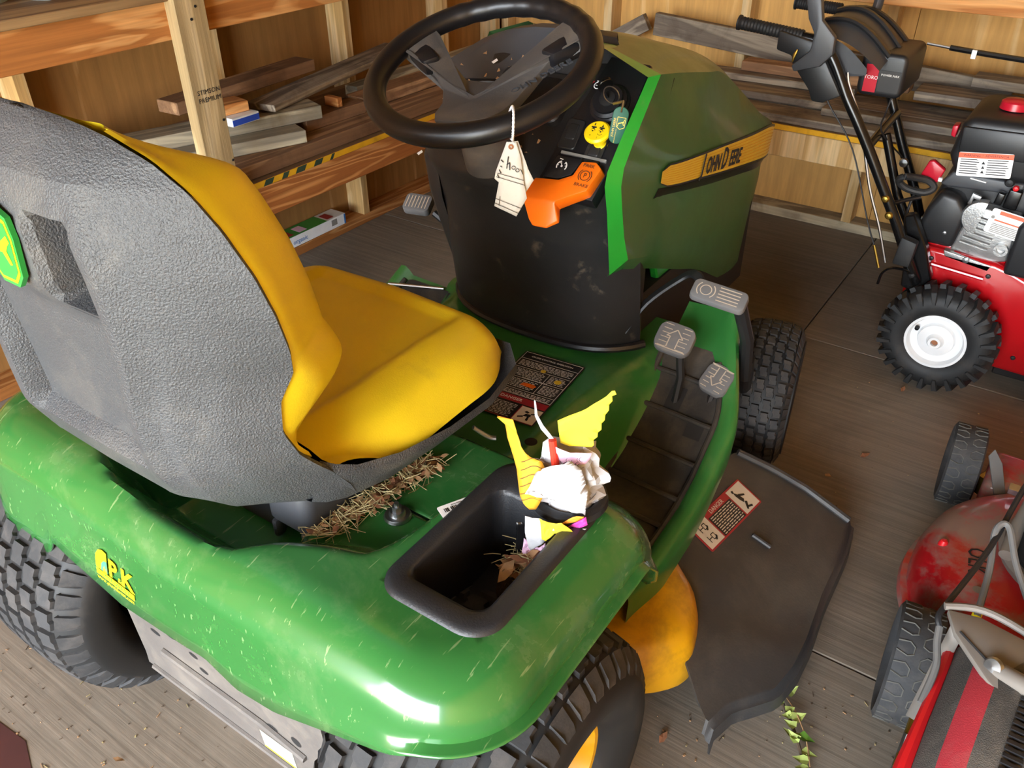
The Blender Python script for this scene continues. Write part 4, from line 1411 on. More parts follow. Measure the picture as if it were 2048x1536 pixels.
# ---- wheels
def rear_block(a, b):
    return [(-b, -a), (b * .72, -a), (b * .72, -a * .12), (b, a * .12), (b, a), (-b * .72, a), (-b * .72, a * .12), (-b, -a * .12)]
def wheel(name, c, R, W, rr, sg, nrow, cols, parent, rubber='rubber', lug=.008):
    """tyre with turf tread; the disc faces sg*X"""
    o = V(c)
    f = (o, EY, EZ, EX)
    pr = [(rr, -.36), (rr + .012, -.44), (lerp(rr, R, .35), -.495), (lerp(rr, R, .62), -.50), (R - .040, -.475), (R - .019, -.42), (R - .011, -.34), (R - .007, -.2), (R - .006, 0), (R - .007, .2), (R - .011, .34), (R - .019, .42), (R - .040, .475), (lerp(rr, R, .62), .50), (lerp(rr, R, .35), .495), (rr + .012, .44), (rr, .36)]
    t = MB().lathe([(r, q * W) for r, q in pr], f, 72)
    ty_ = t.build(name, 'rubber_dark', parent, smooth=60)
    cr = [(0, R - .006), (.2, R - .007), (.34, R - .011), (.42, R - .019), (.475, R - .040), (.5, R - .075)]
    def rad(q):
        return interp(cr, abs(q))
    tm = MB()
    pitch = 2 * PI / nrow
    def put(poly, q0, a0, h):
        k = len(poly)
        lo, hi = [], []
        for (qt, s) in poly:
            for lst, hh, sc in ((lo, -.002, 1.0), (hi, h, .90)):
                q = q0 + qt * sc
                a = a0 + s * sc
                r = rad(q) + hh
                lst.append(o + EX * (q * W) + (EY * math.cos(a) + EZ * math.sin(a)) * r)
        tm.add(lo + hi, [tuple(range(k, 2 * k))] + [(i, (i + 1) % k, k + (i + 1) % k, k + i) for i in range(k)])
    cw = .80 / cols
    for i in range(nrow):
        for j in range(cols):
            q0 = -.40 + cw * (j + .5)
            put(rear_block(pitch * .40, cw * .44), q0, pitch * (i + .5 * (j % 2)), lug)
        for s_ in (-1, 1):
            a = pitch * (i + (.5 if s_ > 0 and cols % 2 == 0 else 0))
            put([(-.045, -pitch * .38), (.02, -pitch * .34), (.036, -pitch * .30), (.036, pitch * .30), (.02, pitch * .34), (-.045, pitch * .38)] if s_ > 0 else [(.045, -pitch * .38), (.045, pitch * .38), (-.02, pitch * .34), (-.036, pitch * .30), (-.036, -pitch * .30), (-.02, -pitch * .34)], s_ * .452, a, lug)
    tm.build('tread', rubber, ty_, smooth=30)
    d = MB()
    q = .36 * W * sg
    d.lathe([(rr + .004, q), (rr + .006, q + sg * .006), (rr - .004, q + sg * .004), (rr - .012, q - sg * .03), (rr * .72, q - sg * .05), (rr * .55, q - sg * .03), (rr * .4, q - sg * .03), (rr * .3, q - sg * .035), (rr * .28, q - sg * .01), (.0001, q - sg * .005)], f, 40)
    d.build('rim', 'yellow_paint', ty_)
    return ty_
wheel('rear_wheel', (-.405, .09, .258), .257, .31, .125, -1, 36, 6, T)
wheel('rear_wheel', (.435, .09, .258), .257, .31, .125, 1, 36, 6, T)
for sg in (1, -1):
    fc_ = V((sg * .392, 1.365, .188))
    fw_ = wheel('front_wheel', fc_, .187, .155, .085, sg, 38, 5, T)
    fw_.matrix_basis = Matrix.Translation(fc_) @ Matrix.Rotation(.20, 4, 'Z') @ Matrix.Translation(-fc_)      # steered a little to the left
q = MB()
q.tube([(-.35, 1.365, .19), (-.2, 1.365, .27), (.2, 1.365, .27), (.35, 1.365, .19)], .025, 10)
q.box2((-.06, .3, .26), (.06, 1.4, .36))
q.tube([(.36, 1.30, .20), (.40, 1.16, .34), (.42, 1.08, .45)], .018, 10)
q.build('front_axle', 'dark_steel', T)

# ---- rear frame plate with holes and label
q = MB()
fpl = frame((0, -.045, .20), (1, 0, 0), (0, -.05, 1))
q.prism([(-.225, .16), (-.232, -.02), (-.238, -.055), (.225, -.055), (.245, .0), (.25, .16)], fpl, -.006, 0)
f2p = frame(fr_at(fpl, 0, -.055)[0], (1, 0, 0), (0, -.55, 1))
q.prism([(-.238, 0), (-.225, -.13), (.20, -.13), (.225, 0)], f2p, -.006, 0)
q.prism([(.242, -.05), (.25, .16), (.247, .16), (.239, -.05)], fpl, -.13, 0)
plate = q.build('rear_plate', 'frame_grey', T, bevel=.002)
q = MB()
q.tube([fr_at(fpl, -.15, .045, .002)[0], fr_at(fpl, .10, .045, .002)[0], fr_at(fpl, .19, .03, .002)[0]], .007, 8)
q.tube([fr_at(fpl, -.22, -.052, .001)[0], fr_at(fpl, .20, -.052, .001)[0]], .006, 8)
q.build('pressed_rib', 'frame_grey', plate)
q = MB()
for (x, y, a, b_) in ((-.155, .090, .013, .006), (-.105, .118, .015, .007), (-.05, .105, .011, .006), (-.035, .075, .011, .006), (.12, .05, .012, .006), (.175, .06, .011, .011), (.215, .0, .007, .02), (-.175, .13, .02, .008), (.03, .12, .012, .006)):
    q = MB()
    flatpoly(q, fpl, [(x + a * math.cos(2 * PI * k / 14), y + b_ * math.sin(2 * PI * k / 14)) for k in range(14)], .0006)
    q.build('slot_hole', 'ink', plate, smooth=0)
q = MB()
flatpoly(q, fpl, rect(.075, .045, .115, -.015), .0008)
q.mat(1)
for k in range(4):
    for j in range(5):
        if (k + j) % 3:
            flatpoly(q, fpl, rect(.009, .003, .09 + j * .0125, .0 - k * .008), .0012)
q.mat(2)
flatpoly(q, fpl, rect(.075, .004, .115, -.0385), .0012)
q.build('plate_label', ['label_grey', 'ink_white', 'decal_gold'], plate, smooth=0)
q = MB()
q.box2((-.235, -.03, .12), (-.20, .25, .42))
q.box2((.20, -.03, .12), (.235, .25, .42))
q.box2((-.20, .0, .14), (.20, .5, .38))
q.build('chassis', 'dark_steel', T, bevel=.004)
# ---- mower deck and discharge chute
dk = [(.572, .50), (.572, .56), (.54, .63), (.46, .71), (.40, .84), (.34, .96), (.20, 1.05), (0, 1.07), (-.2, 1.05), (-.42, .98), (-.54, .82), (-.55, .62), (-.46, .46), (-.25, .40), (0, .42), (.2, .40), (.38, .40), (.50, .43)]
dk = [(p.x, p.y) for p in crom([(x, y, 0) for x, y in dk], 4, closed=True)]
q = MB()
cx_, cy_ = 0.02, .70
rows = []
for (s_, z) in ((1.0, .085), (1.01, .10), (1.0, .165), (.985, .19), (.955, .205), (.90, .212), (.55, .222), (.05, .225)):
    rows.append([(cx_ + (x - cx_) * s_, cy_ + (y - cy_) * s_, z) for x, y in dk])
q.grid(rows, True)
q.face(rows[-1])
deck = q.build('mower_deck', 'yellow_paint', T, smooth=50)
CH = [(.429, 1.004), (.445, 1.06), (.523, 1.091), (.599, 1.11), (.67, 1.112), (.708, 1.115), (.716, 1.06), (.720, 1.02), (.724, .86), (.735, .735), (.735, .658), (.722, .588), (.692, .537), (.668, .50), (.653, .443), (.628, .460), (.568, .516), (.529, .605), (.475, .678), (.452, .75), (.440, .83)]
def zch(x, y):
    t = max(0, min(1, (x - .42) / .30))
    return .228 - .135 * t - .035 * sst(.7, .44, y) * (1 - t) + .006 * math.sin((x - y * .55) * 26) * sst(.46, .56, x) * sst(.75, .62, y)
q = MB()
bmx = bmesh.new()
# fill outline with a fine grid clipped to the outline
def inside(x, y, P):
    c = False
    j = len(P) - 1
    for i in range(len(P)):
        if (P[i][1] > y) != (P[j][1] > y) and x < (P[j][0] - P[i][0]) * (y - P[i][1]) / (P[j][1] - P[i][1]) + P[i][0]:
            c = not c
        j = i
    return c
bmx.free()
def xr_(y, side):
    xs = []
    for (x0, y0), (x1, y1) in zip(CH, CH[1:] + CH[:1]):
        if (y0 - y) * (y1 - y) <= 0 and y0 != y1:
            xs.append(x0 + (x1 - x0) * (y - y0) / (y1 - y0))
    return (max(xs) if side else min(xs)) if xs else .6
rows = []
for i in range(41):
    y = .446 + (1.112 - .446) * i / 40
    a, b_ = xr_(y, 0), xr_(y, 1)
    r = [V((lerp(a, b_, j / 24), y, zch(lerp(a, b_, j / 24), y))) for j in range(25)]
    e = r[-1]
    r += [e + V((.004, 0, -.012)), e + V((.012, 0, -.016)), e + V((.016, 0, -.045))]
    rows.append(r)
rows = [[p + V((0, -.01, -.03)) for p in rows[0]]] + rows
q.sheet(rows, .005)
chute = q.build('discharge_chute', 'chute_black', T, smooth=50)
q = MB()
q.tube([(.446 + .26 * k / 12, interp([(.445, 1.055), (.523, 1.086), (.599, 1.105), (.708, 1.110)], .446 + .26 * k / 12) - .004, zch(.446 + .26 * k / 12, 1.07) + .003) for k in range(13)], .009, 8)
q.build('chute_rib', 'chute_black', chute)
q = MB()
q.tube([(.56, .87, zch(.56, .87) + .003), (.60, .875, zch(.60, .875) + .003)], .005, 8)
q.build('chute_rib', 'chute_black', chute)

# danger label on the chute
q = MB()
_u0, _v0 = V((1, 0, -.45)).normalized(), V((0, 1, 0))
fd = frame((.4965, .868, .228 - .45 * (.4965 - .42) + .0015), _u0 * .9925 - _v0 * .122, _v0 * .9925 + _u0 * .122)
def dl(mi, x0, x1, y0, y1, h_=.0012):
    q.mat(mi)
    flatpoly(q, fd, [(x0, y0), (x1, y0), (x1, y1), (x0, y1)], h_)
w2, h2 = .0355, .108
q.prism(rrect(-w2, w2, -h2, h2, .004, 3), fd, 0, .0008)
dl(1, -w2 + .004, w2 - .004, .046, h2 - .004)
dl(1, -w2 + .004, w2 - .004, -h2 + .004, -.052)
dl(2, -w2 + .018, w2 - .004, -.048, .042)
q.mat(1)
random.seed(5)
for k in range(9):
    x = -w2 + .021 + k * .0052
    y = -.044
    while y < .036:
        L_ = random.uniform(.006, .016)
        flatpoly(q, fd, [(x, y), (x + .002, y), (x + .002, min(y + L_, .04)), (x, min(y + L_, .04))], .0016)
        y += L_ + .003
q.text('DANGER', (fr_at(fd, -w2 + .0105, -.004, .001)[0], fd[2], -fd[1], fd[3]), .0135, .0002)
q.mat(2)
for P_ in ([(-.022, .062), (-.010, .070), (.004, .074), (.010, .066), (.0, .062), (-.012, .060)], [(.008, .070), (.024, .058), (.027, .062), (.012, .076)], [(-.012, .070), (-.004, .086), (.0, .084), (-.006, .070)], [(-.026, .060), (-.020, .058), (-.019, .064), (-.025, .066)], [(.022, .060), (.028, .078), (.024, .080), (.018, .064)]):
    flatpoly(q, fd, P_, .0018)
for (x, y) in ((-.012, -.078), (.014, -.078)):
    for b4 in (bar(x - .008, y - .012, x + .008, y - .012, .002), bar(x, y - .012, x, y, .002), bar(x - .006, y, x + .006, y, .002), bar(x - .006, y, x - .006, y + .010, .002), bar(x + .006, y, x + .006, y + .010, .002), bar(x - .006, y + .010, x + .006, y + .010, .002)):
        flatpoly(q, fd, b4, .0018)
    flatpoly(q, fd, [(x + .004, y + .014), (x + .011, y + .006), (x + .009, y + .002), (x + .0, y + .012)], .0018)
q.build('danger_label', ['decal_red', 'decal_cream', 'decal_black'], chute, smooth=0)
# ------------------------------------------------------------ small things on the tractor
from mathutils import noise as mn
def paper(name, poly, fr, mat, amp=.006, freq=40, bend=None, cuts=3, label=None, cat='paper', group=None, seed=0, parent=None, th=.0006):
    """a crumpled sheet: outline in the frame's plane, creased out of plane; bend(x,y) adds a curl"""
    o, u, v, n = [V(q) for q in fr]
    bm = bmesh.new()
    vs = [bm.verts.new((x, y, 0)) for x, y in poly]
    bm.faces.new(vs)
    bmesh.ops.triangulate(bm, faces=bm.faces)
    bmesh.ops.subdivide_edges(bm, edges=bm.edges, cuts=cuts, use_grid_fill=True)
    mb = MB()
    bm.verts.ensure_lookup_table()
    idx = {w: i for i, w in enumerate(bm.verts)}
    P = []
    for w in bm.verts:
        x, y = w.co.x, w.co.y
        h_ = amp * mn.noise(V((x * freq + seed, y * freq, seed * 1.7))) + .4 * amp * mn.noise(V((x * freq * 2.7, y * freq * 2.7, seed)))
        if bend:
            h_ += bend(x, y)
        P.append(o + u * x + v * y + n * h_)
    mb.add(P, [tuple(idx[w] for w in f.verts) for f in bm.faces])
    bm.free()
    ob = mb.build(name, mat, parent, smooth=9)
    s_ = ob.modifiers.new('thick', 'SOLIDIFY')
    s_.thickness = th
    if label:
        tag(ob, label, cat, group)
    return ob
TR = frame((.465, .31, .62), (.894, .447, 0), (0, 0, 1))
G = 'paper litter in the cup holder'
# paper cup standing in the holder
q = MB()
fc2 = frame((.435, .302, .560), EX, EY)
q.lathe([(.0001, 0), (.030, 0), (.0365, .082), (.039, .084), (.0385, .088), (.0355, .086), (.029, .004)], fc2, 32)
tag(q.build('paper_cup', 'paper_white'), 'white paper cup standing in the black cup holder, stuffed with litter', 'cup')
# crumpled white bag
q = MB()
rows = []
random.seed(11)
for i in range(15):
    t = i / 14
    r0 = interp([(0, .020), (.15, .033), (.4, .038), (.7, .036), (.9, .031), (1, .022)], t)
    row_ = []
    for j in range(28):
        a = 2 * PI * j / 28
        d = mn.noise(V((math.cos(a) * 2.3, math.sin(a) * 2.3, t * 4.5))) * .022 + mn.noise(V((math.cos(a) * 5, math.sin(a) * 5, t * 9 + 4))) * .009
        r = r0 + d
        row_.append((.432 + math.cos(a) * r * 1.1 + .006 * t, .300 + math.sin(a) * r, .628 + .092 * t + .008 * math.sin(a * 2 + 1) * t))
    rows.append(row_)
q.grid(rows, True)
q.face(rows[-1])
bag = q.build('crumpled_bag', 'paper_white', smooth=8)
tag(bag, 'crumpled white paper bag poking out of the cup holder', 'paper bag', G)
paper('bag_flap', [(-.082, .041), (-.069, .071), (-.059, .088), (-.025, .098), (-.008, .086), (.002, .050), (0, .012), (-.022, .018), (-.051, .028)], (TR[0] + TR[3] * .046 + V((-.006, 0, .014)), TR[1], TR[2], TR[3]), 'paper_white', .012, 55, None, 5, parent=bag, seed=2)
paper('bag_flap', [(-.070, .090), (-.068, .118), (-.055, .126), (-.049, .089)], (TR[0] + TR[3] * .012, TR[1], TR[2], TR[3]), 'paper_white', .006, 50, None, 3, parent=bag, seed=4)
for (P_, m, hh, sd) in (([(-.038, .012), (-.022, .026), (-.006, .030), (-.012, .018)], 'paper_orange', .052, 5), ([(-.030, .004), (-.004, .028), (-.001, .016), (-.018, .002)], 'paper_magenta', .053, 6), ([(-.050, .0), (-.011, -.004), (-.002, .006), (-.02, .004), (-.04, .006)], 'paper_white', .050, 7)):
    paper('printed_patch', P_, (TR[0] + TR[3] * hh, TR[1], TR[2], TR[3]), m, .004, 50, None, 2, parent=bag, seed=sd)
paper('yellow_wrapper', [(-.050, .150), (-.012, .172), (.012, .192), (.018, .200), (.022, .201), (.0245, .196), (.019, .193), (.020, .186), (.016, .180), (.0165, .172), (.012, .165), (.012, .157), (.008, .152), (.0085, .143), (.004, .138), (.004, .131), (-.001, .126), (.0, .118), (-.003, .115), (-.033, .111), (-.045, .116)], (TR[0] + TR[3] * .010, TR[1], TR[2], TR[3]), 'paper_yellow', .004, 22, lambda x, y: -.25 * (y - .11) * .5, 4, 'bright yellow torn paper standing tallest in the cup holder', 'paper', G, 8)
am = paper('amber_paper', [(-.134, .134), (-.107, .157), (-.103, .126), (-.097, .108), (-.083, .098), (-.068, .094), (-.055, .072), (-.062, .050), (-.073, .022), (-.082, .020), (-.095, .042), (-.102, .074), (-.119, .106), (-.122, .128)], (TR[0] + TR[3] * .030, TR[1], TR[2], TR[3]), 'paper_amber', .003, 24, lambda x, y: -.9 * max(0, -.09 - x) + .012 * math.sin(y * 42), 4, 'amber yellow ruled paper strip curling out to the left of the cup holder', 'paper', G, 9)
paper('amber_end', [(-.134, .134), (-.107, .157), (-.103, .127), (-.112, .128)], (TR[0] + TR[3] * .0305, TR[1], TR[2], TR[3]), 'paper_yellow', .001, 24, lambda x, y: -.9 * max(0, -.09 - x) + .012 * math.sin(y * 42) + .0012, 3, parent=am)
q = MB()
for k in range(6):
    y0 = .036 + k * .0105
    pts = [(lerp(-.096, -.064, t), y0 + .010 * math.sin(t * 2.6)) for t in [j / 8 for j in range(9)]]
    for (x0, y0_), (x1, y1_) in zip(pts, pts[1:]):
        h0 = lambda x, y: -.9 * max(0, -.09 - x) + .012 * math.sin(y * 42) + .0032 + .030
        for P_ in [bar(x0, y0_, x1, y1_, .0007)]:
            q.face([TR[0] + TR[1] * a + TR[2] * b_ + TR[3] * h0(a, b_) for a, b_ in P_])
q.build('ruled_line', 'ink_brown', am, smooth=0)
pk_ = paper('pink_wrapper', [(-.050, .120), (-.03, .113), (-.002, .116), (-.004, .104), (-.010, .096), (-.045, .088)], (TR[0] + TR[3] * .024, TR[1], TR[2], TR[3]), 'paper_pink', .005, 40, None, 3, 'pink scribbled wrapper under the yellow torn paper', 'paper', G, 12)
q = MB()
random.seed(4)
for k in range(9):
    x, y = random.uniform(-.040, -.012), random.uniform(.096, .110)
    for b4 in arcbars(.004, random.uniform(0, 3), random.uniform(4, 7), 6, x, y, .0006):
        q.face([TR[0] + TR[1] * a + TR[2] * b_ + TR[3] * .0295 for a, b_ in b4])
q.build('scribble', 'ink', pk_, smooth=0)
q = MB().tube([TR[0] + TR[1] * -.049 + TR[2] * .085 + TR[3] * .022, TR[0] + TR[1] * -.055 + TR[2] * .128 + TR[3] * .018], .0055, 10)
tag(q.build('red_wrapper', 'paper_red'), 'rolled red wrapper between the white bag and pink paper', 'wrapper', G)
paper('white_strip', [(-.0815, .180), (-.0795, .180), (-.076, .160), (-.068, .146), (-.053, .128), (-.058, .126), (-.071, .140), (-.0795, .158)], (TR[0] + TR[3] * .015, TR[1], TR[2], TR[3]), 'paper_white', .001, 20, lambda x, y: -.2 * (y - .13), 3, 'thin curved white paper strip sticking up behind the amber paper', 'paper', G, 14)
paper('white_napkin', [(-.086, .024), (-.066, .024), (-.050, .012), (-.045, .006), (-.058, -.018), (-.078, -.040), (-.081, -.034), (-.086, -.006)], (TR[0] + TR[3] * .058, TR[1], TR[2], TR[3]), 'paper_white', .004, 40, None, 3, 'white napkin corner hanging down into the storage tray', 'paper', G, 15)
paper('yellow_scrap', [(-.066, .026), (-.050, .018), (-.036, .024), (-.022, .010), (-.020, .006), (-.045, .001), (-.056, -.010), (-.062, -.008)], (TR[0] + TR[3] * .062, TR[1], TR[2], TR[3]), 'paper_yellow', .006, 40, None, 3, 'yellow paper scrap lying over the white napkin corner', 'paper', G, 16)
paper('candy_wrapper', [(-.088, -.022), (-.080, -.030), (-.070, -.040), (-.058, -.028), (-.056, -.058), (-.066, -.070), (-.084, -.066), (-.09, -.045)], (TR[0] + TR[3] * .050, TR[1], TR[2], TR[3]), 'paper_pink', .010, 55, None, 4, 'pink and red candy wrapper at the front end of the storage tray', 'wrapper', G, 17)
paper('dark_wrapper', [(-.100, .0), (-.090, .0), (-.086, -.035), (-.083, -.068), (-.10, -.068)], (TR[0] + TR[3] * .045, TR[1], TR[2], TR[3]), 'black_gloss', .006, 40, None, 3, 'dark glossy wrapper beside the candy wrapper in the tray', 'wrapper', G, 18)

# leaf litter in the tray
def litter(name, pts, label, cat='leaf litter', n=60, leaf=.014, mats=('leaf_brown', 'straw', 'leaf_tan', 'dirt'), zj=.01, seed=1):
    random.seed(seed)
    q = MB()
    for k in range(n):
        x, y, z = random.choice(pts)
        x += random.gauss(0, .010)
        y += random.gauss(0, .010)
        z += random.uniform(0, zj)
        a = random.uniform(0, 2 * PI)
        tl = random.uniform(-.6, .6)
        d = V((math.cos(a) * math.cos(tl), math.sin(a) * math.cos(tl), math.sin(tl)))
        e = V((-math.sin(a), math.cos(a), random.uniform(-.4, .4)))
        if k % 3 == 0:
            q.mat(random.choice((0, 2)))
            L = leaf * random.uniform(.6, 1.4)
            c_ = V((x, y, z))
            q.face([c_ - d * L, c_ + e * L * .4 - d * L * .2, c_ + e * L * .3 + d * L * .5, c_ + d * L, c_ - e * L * .35 + d * L * .3, c_ - e * L * .4 - d * L * .3])
        else:
            q.mat(1)
            L = random.uniform(.008, .030)
            q.tube([V((x, y, z)) - d * L, V((x, y, z)) + e * .003, V((x, y, z)) + d * L], .0006, 3)
    o = q.build(name, list(mats), smooth=0, recalc=False)
    tag(o, label, cat, None, 'stuff')
    return o
q = MB()
rows = []
for i in range(9):
    t = i / 8
    rows.append([(.416 + .046 * t * math.cos(2 * PI * j / 20) * (1 + .25 * mn.noise(V((j, i, 0)))), .225 + .048 * t * math.sin(2 * PI * j / 20) * (1 + .25 * mn.noise(V((j, i, 3)))), .4945 + .060 * (1 - t * t) + .010 * mn.noise(V((j * .7, i, 5)))) for j in range(20)])
q.grid(rows, True)
dd = q.build('debris_clump', 'dirt', smooth=0)
tag(dd, 'clump of dry clippings in the storage tray', 'clippings', None, 'stuff')
litter('leaf_litter', [(.416, .225, .560), (.425, .238, .560), (.400, .212, .548), (.432, .215, .548), (.41, .24, .55)], 'dry brown leaves and clippings heaped in the storage tray', n=180, leaf=.016, zj=.012, seed=3)
litter('grass_clippings', [(.150 + .034 * t, .085 + .22 * t, .574) for t in [k / 24 for k in range(25)]], 'dry grass clippings caught along the seat base on the right', n=420, leaf=.010, zj=.010, seed=4)
litter('pan_litter', [(.268, .60, .46), (.272, .62, .46), (.262, .57, .45), (.258, .55, .45)], 'brown leaf scrap and grass at the edge of the rubber footrest mat', n=26, leaf=.012, zj=.006, seed=6)

# hang tag pair on the steering wheel
TG = frame((.150, .578, 1.010), (.894, .447, 0), (0, 0, 1))
cord = MB()
cp_ = crom([TG[0] + TG[3] * .002 + V((0, 0, .006)), (.163, .560, 1.035), (.157, .570, 1.060), (.140, .592, 1.062), (.128, .600, 1.045), (.136, .588, 1.020), TG[0] + TG[3] * -.002 + V((0, 0, .004))], 10)
cord.tube(cp_, [.0016 + (.0007 if k % 2 else 0) for k in range(len(cp_))], 8)
tag(cord.build('tag_string', 'white_print'), 'white beaded string looped over the lower steering wheel rim', 'string')
tl = [(-.008, .004), (.008, .004), (.022, -.038), (.031, -.060), (.022, -.085), (.020, -.10), (.004, -.106), (-.022, -.094), (-.023, -.052)]
tg1 = paper('paper_tag', [(-.007, .002), (.008, .004), (.024, -.04), (.033, -.058), (.020, -.080), (.018, -.098), (.008, -.1), (-.002, -.06)], (TG[0] - TG[3] * .003, TG[1], TG[2], TG[3]), 'paper_tag', .003, 30, None, 3, 'creased white hang tag, rear of the pair on the steering wheel', 'tag', 'hang tags on the steering wheel', 21)
tg2 = paper('paper_tag', [(-.009, .004), (.006, .004), (.013, -.020), (.018, -.060), (.023, -.086), (.006, -.118), (-.030, -.102), (-.022, -.062), (-.029, -.056), (-.027, -.045)], (TG[0] + TG[3] * .004, TG[1], TG[2], TG[3]), 'paper_tag', .0015, 24, None, 3, 'white hang tag with handwriting, front of the pair on the steering wheel', 'tag', 'hang tags on the steering wheel', 22)
q = MB()
hT = .0068
for (a, b_, c_, d_) in ((-.024, -.046, .018, -.056), (-.026, -.052, .02, -.064), (-.028, -.088, .016, -.104), (-.029, -.096, .010, -.112), (-.020, -.084, -.022, -.1)):
    q.face([TG[0] + TG[1] * x + TG[2] * y + TG[3] * hT for x, y in bar(a, b_, c_, d_, .0008)])
for (a, b_, c_, d_) in ((-.006, -.018, -.009, -.038), (-.009, -.032, -.004, -.028), (-.004, -.028, -.004, -.04), (-.018, -.024, -.014, -.028), (-.019, -.034, -.016, -.036), (-.021, -.04, -.018, -.046), (-.024, -.048, -.021, -.054)):
    q.face([TG[0] + TG[1] * x + TG[2] * y + TG[3] * (hT + .0003) for x, y in bar(a, b_, c_, d_, .0014)])
for (x, y) in ((.002, -.036), (.008, -.040)):
    for b4 in arcbars(.0028, 0, 2 * PI, 10, x, y, .001):
        q.face([TG[0] + TG[1] * a + TG[2] * c_ + TG[3] * (hT + .0003) for a, c_ in b4])
for b4 in [bar(.013, -.038, .017, -.046, .001)]:
    q.face([TG[0] + TG[1] * a + TG[2] * c_ + TG[3] * (hT + .0003) for a, c_ in b4])
q.build('handwriting', 'ink', tg2, smooth=0)
q = MB()
ring_seg(q, (TG[0] + TG[3] * .007 + TG[2] * -.003 + TG[1] * -.002, TG[1], TG[2], TG[3]), .0015, .0042, 0, 2 * PI, 0, 14)
q.build('eyelet', 'leaf_brown', tg2, smooth=0)

# ignition key with ring and green fob
q = MB()
kd = (DP[3]).normalized()
kc = dp(.158, .112, .028)
q.prism(rrect(-.004, .004, -.004, .022, .003, 3), frame(kc + kd * .002, (.5, 0, .0), kd), -.0015, .0015)
q.prism(rrect(-.013, .013, .018, .046, .010, 4), frame(kc, (.55, .6, .3), kd + V((.1, 0, .15))), -.0035, .0035)
key = q.build('ignition_key', 'black_gloss', bevel=.001)
tag(key, 'black-headed ignition key with ring standing in the dash switch', 'key')
q = MB()
rc = V((.187, .822, 1.034))
q.tube([rc + V((.015 * math.cos(a), -.004 * math.sin(a), .015 * math.sin(a))) for a in [2 * PI * k / 30 for k in range(30)]], .0011, 6, closed=True)
q.build('key_ring', 'steel', key)
fbk = frame((.212, .808, .990), (.88, .42, -.14), (-.12, .10, 1))
q = MB()
q.prism(rrect(-.0135, .0135, -.031, .031, .0125, 6), fbk, -.0035, .0035)
fob = q.build('key_fob', 'key_green', bevel=.0015, segs=2)
tag(fob, 'green plastic key fob with yellow emblem hanging beside the yellow knob', 'key fob')
q = MB()
q.tube([fr_at(fbk, 0, .022, .004)[0], fr_at(fbk, 0, .040, .002)[0], rc + V((.006, -.002, -.014))], .0035, 8, flat=.4)
q.build('fob_clip', 'steel', fob)
q = MB()
fx = fr_at(fbk, .003, .004, .0037)
for b4 in (bar(-.007, .010, .007, .010, .0008), bar(.007, .010, .007, -.006, .0008), bar(-.007, .010, -.007, -.006, .0008), bar(-.007, -.006, 0, -.010, .0008), bar(.007, -.006, 0, -.010, .0008), bar(-.005, -.001, .005, .003, .0018), bar(.004, .003, .0055, .007, .001), bar(-.004, -.001, -.0055, -.006, .001), bar(.003, .002, .005, -.003, .001)):
    flatpoly(q, fx, b4, .0002)
q.text('JOHN DEERE', (fr_at(fbk, -.008, -.004, .0037)[0], fbk[2], -fbk[1], fbk[3]), .0055, .0002)
q.text('www.pkmidwest.com', (fr_at(fbk, -.003, -.018, .0037)[0], fbk[2], -fbk[1], fbk[3]), .0028, .0002)
q.build('fob_print', 'decal_gold', fob, smooth=0)

# ------------------------------------------------------------ snow blower
SB = empty('snow_blower', (.72, 2.12, 0), 'red walk-behind snow blower with black handles and engine against the back wall', 'snow blower')
def part(mb, name, mat, par=SB, **kw):
    return mb.build(name, mat, par, **kw)
